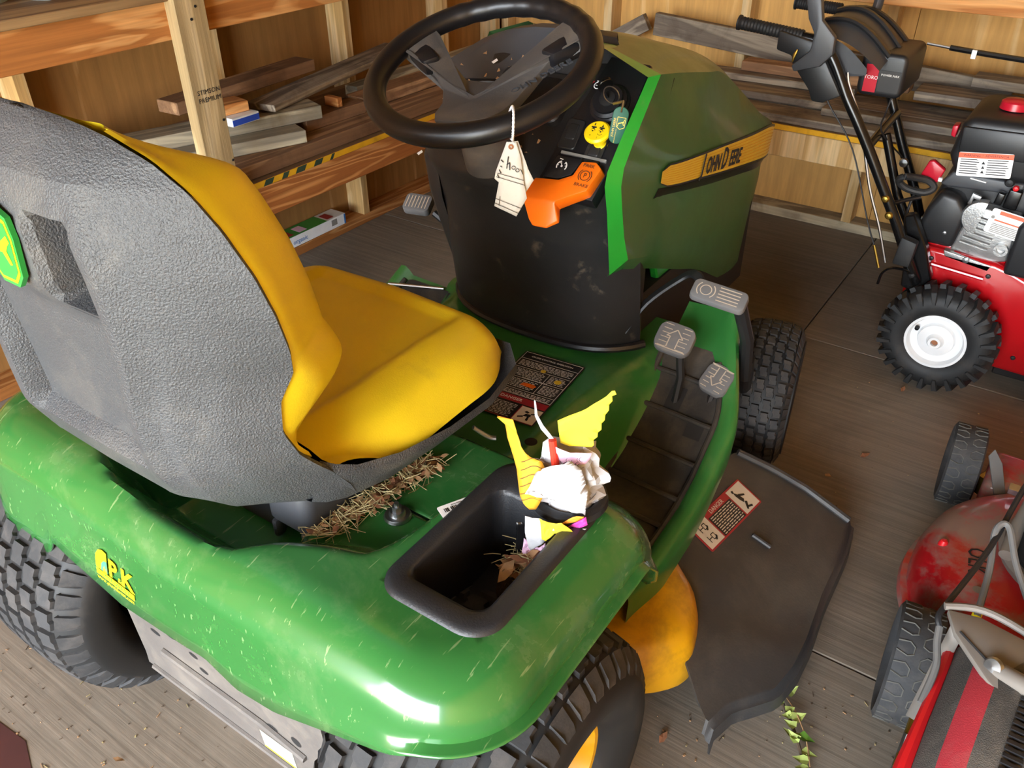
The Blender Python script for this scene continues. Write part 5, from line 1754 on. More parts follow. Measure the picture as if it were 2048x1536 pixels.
# wheels with knobby tyres
def snow_wheel(y0, sg):
    c = V((.700, y0, .165))
    f = (c, EX, EZ, EY)
    R, W, rr = .150, .10, .080
    t = MB().lathe([(rr, -.36 * W), (rr + .010, -.46 * W), (.115, -.5 * W), (.138, -.44 * W), (R - .002, -.30 * W), (R, 0), (R - .002, .30 * W), (.138, .44 * W), (.115, .5 * W), (rr + .010, .46 * W), (rr, .36 * W)], f, 56)
    o = t.build('wheel', 'rubber_dark', SB, smooth=60)
    q = MB()
    n = 24
    for i in range(n):
        for s_ in (-1, 1):
            a = 2 * PI * (i + (.5 if s_ > 0 else 0)) / n
            da = .075
            def pt(r, w, a_):
                return c + (EX * math.cos(a_) + EZ * math.sin(a_)) * r + EY * (w * W)
            sk = .05
            q.hexa([pt(R - .004, .0, a - da + sk), pt(R - .004, .0, a + da * .6 + sk), pt(R - .016, s_ * .46, a + da * .6), pt(R - .016, s_ * .46, a - da),
                    pt(R + .013, .02 * s_, a - da * .8 + sk), pt(R + .013, .02 * s_, a + da * .4 + sk), pt(R + .007, s_ * .48, a + da * .45), pt(R + .007, s_ * .48, a - da * .8)])
            q.hexa([pt(R - .016, s_ * .44, a - da), pt(R - .016, s_ * .44, a + da * .6), pt(.118, s_ * .49, a + da * .3), pt(.118, s_ * .49, a - da * .6),
                    pt(R + .006, s_ * .50, a - da * .8), pt(R + .006, s_ * .50, a + da * .4), pt(.120, s_ * .53, a + da * .25), pt(.120, s_ * .53, a - da * .5)])
    q.build('tread_lug', 'rubber_dark', o, smooth=20)
    q = MB()
    b_ = sg * .36 * W
    q.lathe([(rr + .004, b_), (rr + .003, b_ + sg * .004), (rr - .004, b_ + sg * .004), (rr - .010, b_ - sg * .012), (rr - .020, b_ - sg * .016), (.052, b_ - sg * .018), (.048, b_ - sg * .004), (.024, b_ - sg * .001), (.019, b_ + sg * .004), (.017, b_ + sg * .012), (.010, b_ + sg * .012), (.0095, b_ - sg * .01), (.0001, b_ - sg * .01)], f, 44)
    rm = q.build('rim', 'white_rim', o)
    q = MB()
    q.lathe([(.0001, b_ + sg * .004), (.009, b_ + sg * .004), (.009, b_ - sg * .004)], f, 16)
    q.build('axle_end', 'leaf_brown', rm)
    q = MB()
    q.lathe([(.0001, 0), (.0065, 0), (.006, .01)], (c + EX * -.055 + EZ * .030 + EY * (b_ + sg * .0), EX, EZ, -EY), 12)
    q.build('valve', 'ink', rm)
snow_wheel(1.955, -1)
snow_wheel(2.355, 1)
# red chassis: rounded box with folded top edges
q = MB()
P_ = [(.565, .10), (.60, .075), (1.25, .06), (1.25, .33), (.90, .345), (.83, .372), (.78, .385), (.575, .392), (.558, .37)]
q.prism(P_, ((0, 0, 0), EX, EZ, -EY), -2.37, -2.035)
body = part(q, 'chassis', 'red_paint', bevel=.014, segs=3)
q = MB()
q.prism([(.565, .388), (.80, .380), (.80, .392), (.565, .402)], ((0, 0, 0), EX, EZ, -EY), -2.36, -2.06)
q.build('top_deck', 'red_paint', body, bevel=.006, segs=2)
q = MB()
q.tube([(.615, 2.030, .345), (.76, 2.030, .335)], .006, 8)
q.build('pressed_bead', 'red_paint', body)
for (x, z) in ((.615, .36), (.77, .345), (.90, .12)):
    MB().lathe([(.0001, .004), (.006, .003), (.007, 0)], ((x, 2.034, z), EX, EZ, -EY), 12).build('bolt', 'dark_steel', body)
part(MB().box2((.86, 2.05, .045), (1.26, 2.36, .075)), 'skid', 'dark_steel', bevel=.004)
# auger housing ahead, partly out of frame
q = MB()
q.prism([(.98, .03), (1.45, .02), (1.45, .30), (1.30, .42), (1.10, .42), (1.0, .34)], ((0, 0, 0), EX, EZ, -EY), -2.40, -1.96)
part(q, 'auger_housing', 'red_paint', bevel=.01, segs=2)
# handle tubes
hr = crom([(.60, 1.985, .30), (.555, 1.965, .385), (.505, 1.95, .483), (.445, 1.94, .585), (.400, 1.935, .660), (.352, 1.93, .735), (.313, 1.93, .790), (.288, 1.93, .832), (.262, 1.93, .874), (.235, 1.93, .906), (.20, 1.93, .926), (.15, 1.93, .930)], 5)
part(MB().tube(hr, .0145, 14), 'handle_tube', 'black_gloss')
hl_ = crom([(.548, 2.30, .32), (.515, 2.30, .385), (.483, 2.30, .455), (.446, 2.30, .525), (.414, 2.30, .585), (.374, 2.30, .668), (.342, 2.30, .735), (.318, 2.30, .785), (.29, 2.30, .84), (.255, 2.30, .89), (.20, 2.30, .930), (.12, 2.30, .942)], 5)
part(MB().tube(hl_, .0145, 14), 'handle_tube', 'black_gloss')
part(MB().tube([(.392, 1.945, .672), (.385, 2.12, .675), (.379, 2.30, .672)], .012, 12), 'cross_bar', 'black_gloss')
part(MB().tube([(.40, 2.10, .665), (.47, 2.10, .50), (.56, 2.10, .36)], .013, 12), 'centre_strut', 'black_gloss')
q = MB()
q.prism([(.56, .27), (.60, .26), (.635, .31), (.60, .40), (.545, .49), (.52, .48), (.545, .40)], ((0, 0, 0), EX, EZ, -EY), -2.03, -1.995)
part(q, 'handle_bracket', 'black_gloss', bevel=.004)
q = MB()
q.prism([(.528, .355), (.575, .355), (.58, .43), (.535, .44)], ((0, 0, 0), EX, EZ, -EY), -1.975, -1.94)
part(q, 'rubber_pad', 'rubber_dark', bevel=.006, segs=2)
for (x, z) in ((.470, .542), (.490, .497), (.585, .325)):
    part(MB().lathe([(.0001, .009), (.007, .008), (.011, .004), (.011, 0)], ((x, 1.934 if z > .4 else 1.972, z), EX, EZ, -EY), 16), 'handle_bolt', 'brass' if z > .4 else 'dark_steel')
part(MB().lathe([(.0001, .012), (.012, .010), (.015, .004), (.014, 0)], ((.436, 2.285, .535), EX, EZ, -EY), 20), 'handle_knob', 'steel')
part(MB().tube([(.47, 1.99, .505), (.505, 2.04, .51), (.54, 2.06, .52)], .006, 8), 'cable_clip', 'black_plastic')
# grips
def grip(a, b_, nm):
    a, b_ = V(a), V(b_)
    n = 40
    pts = [a.lerp(b_, k / n) for k in range(n + 1)]
    rr_ = [.0205 if k < 2 else (.0165 + (.0012 if k % 2 else -.0004)) for k in range(n + 1)]
    return part(MB().tube(pts, rr_, 14), nm, 'rubber_dark')
grip((-.018, 1.93, .948), (.165, 1.93, .932), 'grip')
grip((.015, 2.30, .948), (.155, 2.30, .942), 'grip')
# grip guard and trigger levers
q = MB()
q.prism([(.105, .945), (.215, .925), (.262, .855), (.30, .80), (.255, .775), (.225, .775), (.21, .805), (.155, .865), (.15, .885), (.105, .895)], ((0, 0, 0), EX, EZ, -EY), -1.952, -1.905)
part(q, 'grip_guard', 'engine_black', bevel=.006, segs=2)
q = MB()
q.prism([(.160, 1.07), (.200, 1.07), (.222, .985), (.262, .948), (.264, .905), (.236, .872), (.168, .850), (.160, .866), (.203, .908), (.206, .950), (.184, .985)], ((0, 0, 0), EX, EZ, -EY), -1.906, -1.882)
part(q, 'drive_lever', 'panel_grey', bevel=.006, segs=2)
q = MB()
pth = crom([(.262, 2.26, 1.05), (.265, 2.26, 1.0), (.262, 2.25, .955), (.235, 2.24, .93)], 5)
q.tube(pth, .017, 12, flat=.8)
part(q, 'auger_lever', 'panel_grey')
part(MB().tube([(.166, 1.898, .905), (.161, 1.897, .890), (.158, 1.898, .872)], [.002, .005, .002], 8), 'lever_pin', 'brass')
# control console: domed shell with raised ribs
q = MB()
rows = []
for i in range(15):
    t = i / 14
    y = 1.96 + .32 * t
    w = math.sin(PI * lerp(.14, .86, t)) ** .6
    rows.append([(lerp(.245, .43, s_) + .012 * t, y, .855 + (.035 + .075 * math.sin(PI * lerp(.25, .95, s_))) * w - .05 * s_ * (1 - .3 * w)) for s_ in [k / 12 for k in range(13)]])
q.grid(rows)
con = part(q, 'control_console', 'panel_grey', smooth=60)
q = MB()
rows = []
for s_, zz in ((0, .862), (.35, .86), (.7, .845), (1, .838)):
    rows.append([(lerp(.25, .395, s_), 1.962, zz + .02 * math.sin(PI * s_)), (lerp(.262, .39, s_), 1.968, .812 + .02 * abs(s_ - .5)), (lerp(.27, .385, s_), 2.27, .805)])
q.grid(rows)
q.build('console_skirt', 'panel_grey', con, smooth=40)
q = MB()
d0 = [(lerp(.245, .398, s_), 1.96, .855 + (.035 + .075 * math.sin(PI * lerp(.25, .95, s_))) * math.sin(PI * .14) ** .6 - .05 * s_ * (1 - .3 * math.sin(PI * .14) ** .6)) for s_ in [k / 12 for k in range(13)]]
q.grid([d0, [(x, 1.9605, .826) for x, y, z in d0]])
q.build('console_side', 'panel_grey', con, smooth=40)
for t in (.22, .5, .78):
    i = int(t * 14)
    y = 1.96 + .32 * t
    w = math.sin(PI * lerp(.14, .86, t)) ** .6
    pts = [(lerp(.245, .43, s_) + .012 * t, y, .860 + (.035 + .075 * math.sin(PI * lerp(.25, .95, s_))) * w - .05 * s_ * (1 - .3 * w)) for s_ in [k / 12 for k in range(13)]]
    MB().tube(pts, .013, 8, flat=.6).build('console_rib', 'engine_black', con)
q = MB()
q.prism(rrect(.365, .485, .760, .875, .02, 5), ((0, 0, 0), EX, EZ, -EY), -2.24, -2.02)
drum = q.build('chute_control_box', 'engine_black', con, bevel=.012, segs=3)
q = MB()
fto = ((.412, 2.0185, .808), EX, EZ, -EY)
q.prism(rect(.034, .072, -.012, 0), fto, 0, .001)
q.mat(1)
q.text('TORO', fr_at(fto, -.012, .002, .001), .013, .0004)
q.mat(2)
q.prism(rect(.055, .055, .036, -.004), fto, 0, .001)
q.mat(1)
q.text('POWER MAX', fr_at(fto, .036, .012, .001), .008, .0003)
q.build('brand_plate', ['red_plastic', 'ink_white', 'decal_black'], con, smooth=0)
con.location = (-.058, 0, .022)
# chute crank rod, cables and links
q = MB().tube([(.43, 2.20, .897), (.50, 2.20, .892)], .004, 8)
part(q, 'rod_end', 'steel')
q = MB().tube([(.49, 2.20, .893), (.58, 2.20, .888), (1.1, 2.20, .868)], .0075, 8)
part(q, 'chute_rod', 'black_gloss')
part(MB().box((.555, 2.19, .886), (.012, .012, .022)), 'rod_clip', 'steel')
part(MB().tube(crom([(.262, 1.915, .80), (.273, 1.91, .775), (.36, 1.91, .665), (.441, 1.91, .48), (.475, 1.91, .413)], 6), .0022, 6), 'control_cable', 'cable_black')
part(MB().tube([(.475, 1.91, .413), (.502, 1.91, .35)], .004, 8), 'cable_end', 'brass')
part(MB().tube(crom([(.292, 1.962, .85), (.304, 1.962, .815), (.356, 1.962, .72), (.414, 1.96, .561), (.465, 1.96, .453), (.508, 1.96, .347)], 6), .0042, 8), 'shift_rod', 'steel')
part(MB().tube(crom([(.40, 2.08, .80), (.395, 2.05, .74), (.40, 2.03, .69), (.43, 2.28, .55)], 6), .0025, 6), 'control_cable', 'cable_black')
part(MB().tube(crom([(.506, 1.94, .288), (.511, 1.94, .324), (.534, 1.945, .343), (.58, 1.97, .334)], 6), .008, 8, flat=.5), 'lift_hook', 'black_gloss')
part(MB().tube(crom([(.52, 2.08, .54), (.515, 2.06, .46), (.53, 2.05, .40), (.56, 2.06, .38)], 5), .004, 8), 'fuel_hose', 'cable_black')
# engine
def eprism(poly, y0, y1, nm, mat, bev=.01, par=SB, segs=3):
    return MB().prism(poly, ((0, 0, 0), EX, EZ, -EY), -y1, -y0).build(nm, mat, par, bevel=bev, segs=segs)
eng = eprism([(.565, .40), (.80, .40), (.84, .60), (.80, .64), (.60, .64), (.585, .58), (.548, .44)], 2.10, 2.36, 'engine', 'engine_black', .02)
tank = eprism([(.578, .645), (.60, .60), (.90, .60), (.90, .72), (.86, .762), (.605, .755), (.59, .735)], 2.07, 2.36, 'fuel_tank', 'engine_black', .022, eng)
MB().prism([(.60, .655), (.595, .73), (.86, .74), (.865, .665)], ((0, 2.066, 0), EX, EZ, -EY), -.02, .004).build('tank_face', 'engine_black', tank, bevel=.006, segs=2)
q = MB()
fcp = frame((.690, 2.20, .760), EX, EY)
q.lathe([(.0001, .026), (.028, .024), (.036, .018), (.038, .0)], fcp, 24)
q.build('fuel_cap', 'red_plastic', tank)
q = MB()
fwl = frame((.673, 2.060, .640), (1, 0, .13), (0, .08, 1))
q.prism(rrect(-.066, .066, -.032, .032, .004, 3), fwl, -.001, .001)
q.mat(1)
flatpoly(q, fwl, rect(.132, .014, 0, .024), .0014)
q.mat(2)
random.seed(8)
for k in range(7):
    for x0, x1 in ((-.060, -.012), (.006, .060)):
        flatpoly(q, fwl, [(x0, .012 - k * .0062), (x1 - random.uniform(0, .014), .012 - k * .0062), (x1 - random.uniform(0, .010), .0142 - k * .0062), (x0, .0142 - k * .0062)], .0015)
for y in (.006, -.006, -.018):
    flatpoly(q, fwl, [(-.008, y - .004), (.001, y - .004), (-.0035, y + .004)], .0015)
q.text('WARNING  !  ADVERTENCIA', fr_at(fwl, 0, .0238, .0012), .0085, .0003)
q.build('warning_label', ['white_print', 'decal_orange', 'ink'], tank, smooth=0)
# recoil shroud with slot, choke, air box, block
sh2 = eprism([(.552, .435), (.575, .395), (.66, .395), (.672, .50), (.640, .545), (.59, .552), (.565, .50)], 2.045, 2.12, 'recoil_housing', 'engine_black', .016, eng)
MB().lathe([(.0001, .004), (.005, .003), (.006, 0)], ((.628, 2.045, .438), EX, EZ, -EY), 12).build('housing_screw', 'steel', eng)
eprism([(.575, .56), (.595, .555), (.78, .568), (.782, .60), (.60, .60)], 2.085, 2.12, 'blower_cover', 'panel_grey', .006, eng)
eprism([(.647, .590), (.688, .586), (.688, .589), (.647, .593)], 2.080, 2.086, 'cover_mark', 'white_print', 0, eng)
MB().box((.570, 2.06, .462), (.028, .01, .006)).build('shroud_clip', 'steel', eng)
blk = eprism([(.652, .392), (.762, .378), (.80, .39), (.80, .52), (.70, .53), (.672, .49)], 2.05, 2.10, 'engine_block', 'alloy', .006, eng)
eprism([(.640, .392), (.645, .372), (.764, .356), (.772, .376)], 2.035, 2.09, 'block_foot', 'alloy', .003, blk)
MB().lathe([(.0001, .008), (.008, .007), (.009, 0)], ((.703, 2.035, .378), EX, EZ, -EY), 14).build('drain_plug', 'steel', blk)
for k in range(6):
    z = .420 + k * .0155
    MB().tube([(.672 + k * .004, 2.046, z + .004), (.745 + k * .002, 2.046, z - .006)], .0045, 6).build('cooling_fin', 'alloy', blk)
MB().lathe([(.018, 0), (.018, .014), (.011, .014), (.010, .002), (.0001, .002)], ((.778, 2.05, .425), EX, EZ, -EY), 20).build('oil_port', 'alloy', blk)
MB().lathe([(.050, 0), (.050, .012), (.046, .020), (.020, .022), (.0001, .022)], ((.705, 2.06, .500), EX, EZ, -EY), 28, 1.4, 4.6).build('flywheel_guard', 'alloy', blk)
eprism([(.662, .535), (.672, .535), (.674, .552), (.690, .548), (.692, .560), (.668, .566)], 2.04, 2.05, 'governor_lever', 'steel', .001, blk)
q = MB()
fw2 = frame((.772, 2.040, .498), (1, 0, -.13), (0, .1, 1))
q.prism(rrect(-.048, .048, -.034, .034, .006, 3), fw2, -.001, .001)
q.mat(1)
flatpoly(q, fw2, rect(.076, .010, .010, .026), .0014)
flatpoly(q, fw2, rect(.080, .004, .006, .004), .0014)
q.mat(2)
for k in range(6):
    flatpoly(q, fw2, rect(.078, .0022, .004, -.006 - k * .0045), .0014)
flatpoly(q, fw2, ngon(.005, 6, -.040, .010), .0014)
q.build('engine_label', ['white_print', 'decal_orange', 'ink_grey'], blk, smooth=0)
eprism([(.722, .545), (.742, .543), (.745, .575), (.727, .578)], 2.05, 2.075, 'switch_block', 'black_gloss', .003, eng)
eprism([(.745, .535), (.780, .532), (.783, .585), (.750, .588)], 2.06, 2.09, 'primer_body', 'black_gloss', .004, eng)
MB().lathe([(.0001, .012), (.006, .010), (.008, .004), (.008, 0)], ((.764, 2.055, .596), EX, EZ, -EY), 14).build('red_knob', 'bright_red', eng)
MB().lathe([(.0001, .016), (.009, .013), (.013, .005), (.013, 0)], ((.744, 2.075, .603), EX, EZ, -EY), 16).build('primer_bulb', 'rubber_dark', eng)
eprism([(.80, .36), (1.0, .36), (1.0, .58), (.84, .58), (.80, .50)], 2.03, 2.30, 'muffler_cover', 'engine_black', .012, eng)
eprism([(.520, .575), (.568, .560), (.580, .600), (.545, .622), (.533, .618)], 2.08, 2.10, 'choke_key', 'red_plastic', .004, eng)
MB().box((.575, 2.075, .575), (.010, .01, .010)).build('key_pin', 'white_print', eng)
eprism([(.563, .685), (.575, .68), (.577, .715), (.562, .712)], 2.12, 2.16, 'choke_knob', 'red_plastic', .003, eng)
MB().tube(crom([(.486, 2.03, .578), (.475, 2.04, .560), (.50, 2.05, .540), (.545, 2.06, .535), (.565, 2.07, .55), (.545, 2.07, .567), (.51, 2.05, .575)], 5, closed=True), .010, 10, closed=True).build('starter_handle', 'rubber_dark', eng)
MB().tube([(.496, 2.055, .418), (.525, 2.06, .412), (.552, 2.07, .412)], [.009, .009, .006], 10).build('plug_cap', 'white_print', eng)

# ------------------------------------------------------------ red push mower at the right edge
PMW = empty('push_mower', (1.12, 1.08, 0), 'dusty red walk-behind lawn mower with grey wheels and grass bag at right edge', 'push mower')
def pw(mb, name, mat, par=PMW, **kw):
    return mb.build(name, mat, par, **kw)
def mower_wheel(c, R, W, yaw):
    c = V(c)
    ax = V((math.cos(yaw), math.sin(yaw), 0))
    fy = V((-math.sin(yaw), math.cos(yaw), 0))
    f = (c, fy, EZ, ax)
    t = MB().lathe([(R - .030, -.30 * W), (R - .018, -.47 * W), (R - .008, -.5 * W), (R, -.44 * W), (R + .0005, 0), (R, .44 * W), (R - .008, .5 * W), (R - .018, .47 * W), (R - .030, .30 * W)], f, 48)
    o = t.build('wheel', 'rubber', PMW, smooth=40)
    q = MB()
    n = 18
    for i in range(n):
        for s_ in (-1, 1):
            a0 = 2 * PI * (i + (.5 if s_ > 0 else 0)) / n
            pl_ = [(.44, -.10), (.20, -.13), (.08, -.06), (.08, .06), (.20, .10), (.44, .05)]
            pts = [c + (fy * math.cos(a0 + p[1]) + EZ * math.sin(a0 + p[1])) * (R + .0006) + ax * (s_ * p[0] * W) for p in pl_]
            q.tube(pts, .0016, 4)
    q.build('tread_pattern', 'tread_grey', o, smooth=0)
    q = MB()
    q.lathe([(R - .012, -.46 * W), (R - .022, -.40 * W), (R - .032, -.10 * W), (.03, -.05 * W), (.026, -.36 * W), (.0001, -.38 * W)], f, 30)
    q.build('hub', 'rubber_dark', o)
    return o
mower_wheel((.875, 1.462, .1015), .100, .074, .10)
mower_wheel((.915, .765, .1125), .111, .080, .10)
mower_wheel((1.37, 1.46, .1015), .100, .074, .06)
mower_wheel((1.40, .765, .1125), .111, .080, .06)
q = MB()
DCX, DCY = 1.125, 1.09
rows = []
for (r, z) in ((.280, .050), (.290, .056), (.287, .075), (.276, .080), (.274, .12), (.262, .158), (.238, .184), (.205, .198), (.15, .204), (.0, .206)):
    rows.append([(DCX + (r * math.cos(a)) * (1 + .0 * math.cos(a)), DCY + r * math.sin(a) * 1.06, z) for a in [2 * PI * k / 72 for k in range(72)]])
q.grid(rows, True)
dck = pw(q, 'mower_deck', 'red_dusty', smooth=45)
q = MB()
q.lathe([(.0001, .016), (.006, .014), (.009, .008), (.010, 0)], frame((.898, 1.046, .181), EX, EY), 16)
q.build('deck_stud', 'bright_red', dck)
q = MB()
ftx = frame((.962, 1.012, .2010), (.17, -.985, 0), (.985, .17, .10))
q.text('OLK', fr_at(ftx, 0, 0, .002), .048, .0005, sx=.80)
q.build('marker_lettering', 'ink', dck, smooth=0)
q = MB()
q.lathe([(.0001, .0022), (.010, .002)], frame((.979, .93, .203), EX, EY), 10)
q.build('bare_spot', 'bare_grey', dck)
q = MB().box2((.93, 1.345, .06), (1.36, 1.50, .155))
pw(q, 'front_axle_cover', 'red_dusty', bevel=.02, segs=3)
q = MB()
q.prism([(.915, 1.40), (.935, 1.45), (.965, 1.44), (.95, 1.38)], ((0, 0, 0), EX, EY, EZ), .08, .13)
pw(q, 'height_bracket', 'brass', bevel=.003)
q = MB()
q.prism([(-.012, -.05), (.012, -.05), (.016, .02), (.006, .055), (-.010, .04)], frame((.948, 1.375, .17), (.9, .4, .2), (.2, .75, .6)), -.003, .003)
pw(q, 'height_lever', 'cable_grey', bevel=.001)
# engine of the mower
q = MB()
fe2 = frame((1.135, 1.10, .206), EX, EY)
q.lathe([(.13, 0), (.13, .03), (.115, .05), (.112, .13), (.105, .16), (.07, .175), (.0001, .18)], fe2, 36)
me_ = pw(q, 'mower_engine', 'engine_black')
q = MB()
q.lathe([(.145, -.004), (.150, .012), (.142, .022), (.130, .020)], fe2, 40)
q.build('engine_flange', 'bare_grey', me_)
q = MB().box2((1.015, 1.16, .24), (1.12, 1.27, .36))
q.build('air_filter', 'panel_grey', me_, bevel=.015, segs=2)
MB().tube([(1.005, 1.02, .235), (1.01, 1.10, .25), (1.02, 1.17, .27)], .014, 12).build('intake_pipe', 'bare_grey', me_)
MB().box((.988, 1.27, .215), (.020, .025, .012)).build('bracket_clip', 'steel', me_)
# cables
pw(MB().tube(crom([(1.06, 1.25, .42), (1.00, 1.12, .37), (.968, .90, .335), (.935, .74, .325), (.927, .70, .320), (.934, .685, .310)], 6), .0052, 8), 'control_cable', 'cable_black')
pw(MB().tube(crom([(.985, .80, .26), (.980, .88, .30), (.968, .94, .345), (.985, .955, .352), (1.015, .90, .32), (1.06, .84, .28)], 6), .0060, 8), 'control_cable', 'cable_grey')
pw(MB().tube([(.985, .815, .262), (.984, .790, .250)], .008, 8), 'cable_tie', 'decal_yellow')
pw(MB().tube([(1.005, .80, .250), (1.015, .775, .246)], .007, 8), 'cable_tie', 'decal_yellow')
pw(MB().tube(crom([(.934, .685, .310), (.938, .66, .30), (.948, .62, .285), (.945, .56, .26)], 5), .0060, 8), 'cable_sheath', 'cable_grey')
# galvanised handle bracket and lower handle
q = MB()
q.prism([(.935, .700), (.985, .712), (1.06, .700), (1.16, .655), (1.16, .605), (1.085, .598), (1.045, .600), (1.035, .570), (1.015, .585), (.955, .655)], ((0, 0, .330), EX, EY, V((0, 0, 1))), 0, .012)
brk = pw(q, 'handle_bracket', 'bare_grey', bevel=.004, segs=2)
MB().tube(crom([(.930, .705, .340), (.985, .725, .345), (1.06, .715, .340), (1.17, .665, .335)], 5), .0065, 8).build('bracket_rim', 'bare_grey', brk)
MB().tube([(1.02, .618, .336), (1.25, .515, .40)], .016, 14).build('lower_handle', 'bare_grey', brk)
MB().lathe([(.0001, .006), (.013, .005), (.016, 0)], frame((1.018, .612, .346), (1, -.5, .2), (.2, .5, 1)), 18).build('washer', 'steel', brk)
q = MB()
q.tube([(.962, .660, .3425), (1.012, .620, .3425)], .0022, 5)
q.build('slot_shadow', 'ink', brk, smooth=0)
q = MB().tube([(.945, .60, .17), (.955, .68, .24), (.96, .70, .33)], .011, 8, flat=.4)
q.build('bracket_stay', 'bare_grey', brk)
# rear door plates and linkage beside the bag
pw(MB().box2((.955, .50, .06), (.972, .70, .20)), 'side_plate', 'bare_grey', bevel=.003)
pw(MB().tube([(.950, .64, .13), (.950, .55, .10)], .008, 8), 'linkage_rod', 'brass')
pw(MB().tube([(.953, .54, .07), (.953, .60, .13)], .012, 10), 'linkage_spring', 'steel')
# grass bag
bagp = MB()
ys = [.70, .66, .60, .52, .44, .36, .28, .20, .13, .10]
prof_b = [(.966, .262), (.974, .285), (.984, .305), (.996, .322), (1.012, .335), (1.03, .342), (1.06, .347), (1.078, .343), (1.10, .35), (1.20, .352), (1.35, .33), (1.38, .20), (1.38, .08), (.985, .07), (.964, .16)]
rows = []
for k, y in enumerate(ys):
    s_ = [.90, .97, 1.0, 1.0, 1.0, 1.0, .99, .97, .92, .85][k]
    sag = -.03 * sst(.6, .2, y)
    rows.append([(1.17 + (x - 1.17) * (s_ if x > 1.0 else 1) - .012 * sst(.70, .40, y) * (1 if x < 1.1 else 0), y, .2 + (z - .2) * s_ + sag * (1 if z > .25 else .3)) for x, z in prof_b])
for i in range(len(rows) - 1):
    for j in range(len(prof_b)):
        j2 = (j + 1) % len(prof_b)
        bagp.mat(1 if j in (3, 4) else 0)
        bagp.add([rows[i][j], rows[i][j2], rows[i + 1][j2], rows[i + 1][j]], [(0, 1, 2, 3)])
bagp.mat(0)
bagp.face(rows[0])
bagp.face(rows[-1])
gb = bagp.build('grass_bag', ['bag_fabric', 'bag_red'], PMW, smooth=50)
q = MB()
q.tube([V(r[0]) + V((-.004, 0, .0)) for r in rows[:7]], [.010, .010, .010, .011, .014, .016, .012], 10, flat=1.3)
q.build('bag_frame', 'bright_red', gb)
q = MB()
for k in range(46):
    y = .66 - k * .012
    xx = interp([(ys[len(ys) - 1 - i], rows[len(ys) - 1 - i][7][0]) for i in range(len(ys))], y)
    zz = interp([(ys[len(ys) - 1 - i], rows[len(ys) - 1 - i][7][2]) for i in range(len(ys))], y)
    q.box((xx, y, zz + .003), (.026, .006, .006))
zp = q.build('zip', 'cable_black', gb, smooth=0)
zp['kind'] = 'stuff'
q = MB().box2((.925, .30, .02), (.965, .46, .06))
pw(q, 'trailing_flap', 'rubber_dark', bevel=.006)

# ------------------------------------------------------------ vine and floor litter
vine = empty('vine_cutting', (.77, .60, 0), 'trailing leafy vine cutting on the floor behind the black discharge chute', 'vine')
vp = crom([(.722, .655, .010), (.745, .622, .014), (.770, .592, .016), (.795, .560, .012), (.815, .528, .010), (.83, .47, .010)], 6)
MB().tube(vp, .0038, 8).build('stem', 'twig', vine)
MB().tube(crom([(.73, .655, .012), (.765, .622, .02), (.80, .578, .02), (.825, .53, .014)], 6), .0013, 6).build('tendril', 'leaf_tan', vine)
random.seed(21)
for k in range(13):
    p = V(vp[2 + k * 2])
    a = random.uniform(0, 2 * PI)
    L = random.uniform(.020, .030)
    d = V((math.cos(a), math.sin(a), random.uniform(-.1, .3))).normalized()
    e = d.cross(V((random.uniform(-.3, .3), random.uniform(-.3, .3), 1))).normalized()
    c_ = p + V((random.uniform(-.004, .012), random.uniform(-.006, .006), .006))
    q = MB()
    up_ = V((0, 0, .003))
    q.add([c_, c_ + d * L * .15 + e * L * .42 + up_, c_ + d * L * .55 + e * L * .30, c_ + d * L * 1.15 + up_, c_ + d * L * .55 - e * L * .30, c_ + d * L * .15 - e * L * .42 + up_, c_ + d * L * .6 - up_], [(0, 1, 6), (1, 2, 6), (2, 3, 6), (3, 4, 6), (4, 5, 6), (5, 0, 6)])
    q.build('leaf', 'leaf_bright' if k == 6 else 'leaf_green', vine, smooth=0)
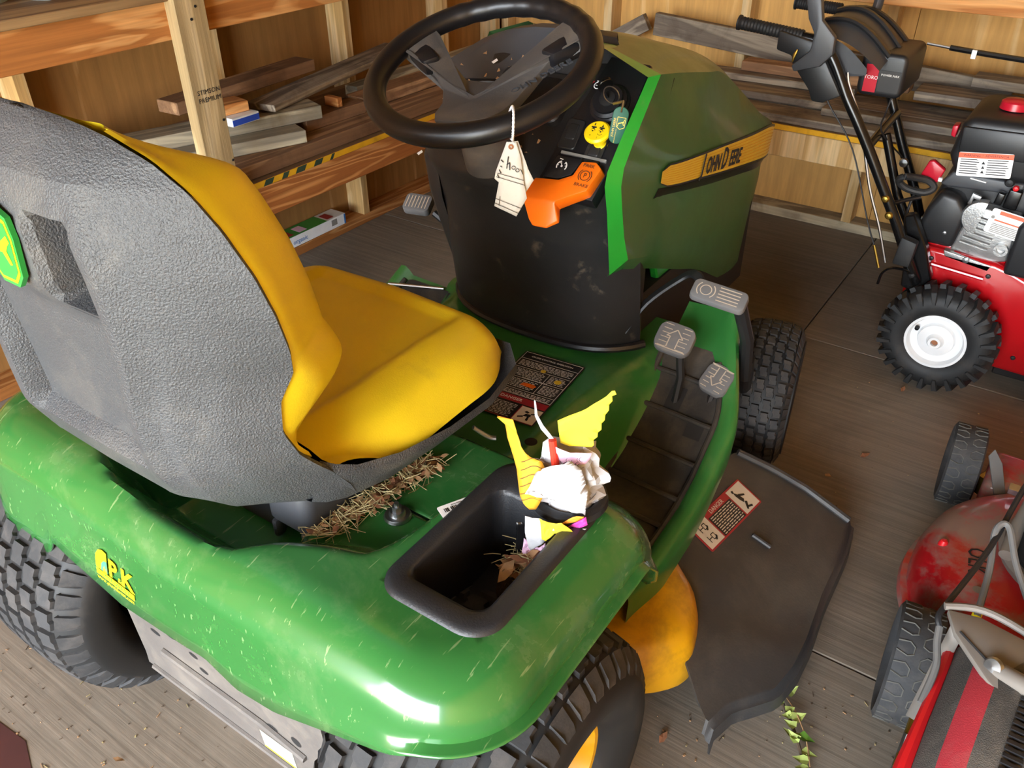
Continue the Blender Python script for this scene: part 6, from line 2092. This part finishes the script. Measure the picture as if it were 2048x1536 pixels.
def floor_leaf(x, y, L, mat, label, seed):
    random.seed(seed)
    a = random.uniform(0, 6)
    d, e = V((math.cos(a), math.sin(a), 0)), V((-math.sin(a), math.cos(a), 0))
    c_ = V((x, y, .003))
    q = MB()
    q.add([c_ - d * L, c_ - d * L * .3 + e * L * .5 + V((0, 0, .006)), c_ + d * L * .4 + e * L * .4 + V((0, 0, .004)), c_ + d * L + V((0, 0, .008)), c_ + d * L * .3 - e * L * .45 + V((0, 0, .005)), c_ - d * L * .4 - e * L * .4, c_ + V((0, 0, .002))], [(0, 1, 6), (1, 2, 6), (2, 3, 6), (3, 4, 6), (4, 5, 6), (5, 0, 6)])
    tag(q.build('dry_leaf', mat, smooth=0), label, 'leaf', 'dry leaves on the floor')
floor_leaf(.655, 1.50, .014, 'leaf_brown', 'curled dry leaf on the floor between front wheel and snow blower', 1)
floor_leaf(.60, 1.36, .012, 'leaf_tan', 'pale dry leaf on the floor right of the front wheel', 2)
floor_leaf(.66, 1.88, .012, 'leaf_brown', 'dry leaf curl on the floor left of the snow blower wheel', 3)
floor_leaf(.58, .44, .013, 'leaf_brown', 'brown leaf on the floor by the black chute tip', 4)
floor_leaf(-.22, -.16, .010, 'leaf_tan', 'small tan leaf on the floor behind the left rear wheel', 5)
q = MB()
random.seed(31)
for k in range(420):
    z_ = random.random()
    if z_ < .5:
        x, y = random.uniform(-.9, -.05), random.uniform(-.35, .0)
    elif z_ < .8:
        x, y = random.uniform(.55, 1.0), random.uniform(.2, .75)
    else:
        x, y = random.uniform(.5, 1.5), random.uniform(1.2, 2.3)
    L = random.uniform(.0008, .0028)
    q.mat(random.choice((0, 1, 2)))
    a = random.uniform(0, PI)
    if k % 6 == 0:
        q.box((x, y, .0012), (L * 5, .001, .0012), Matrix.Rotation(a, 3, 'Z'))
    else:
        q.box((x, y, .0012), (L * 1.6, L, .0016), Matrix.Rotation(a, 3, 'Z'))
tag(q.build('floor_crumbs', ['straw', 'leaf_tan', 'twig'], smooth=0), 'fine dry crumbs and straw bits scattered over the floor', 'crumbs', None, 'stuff')
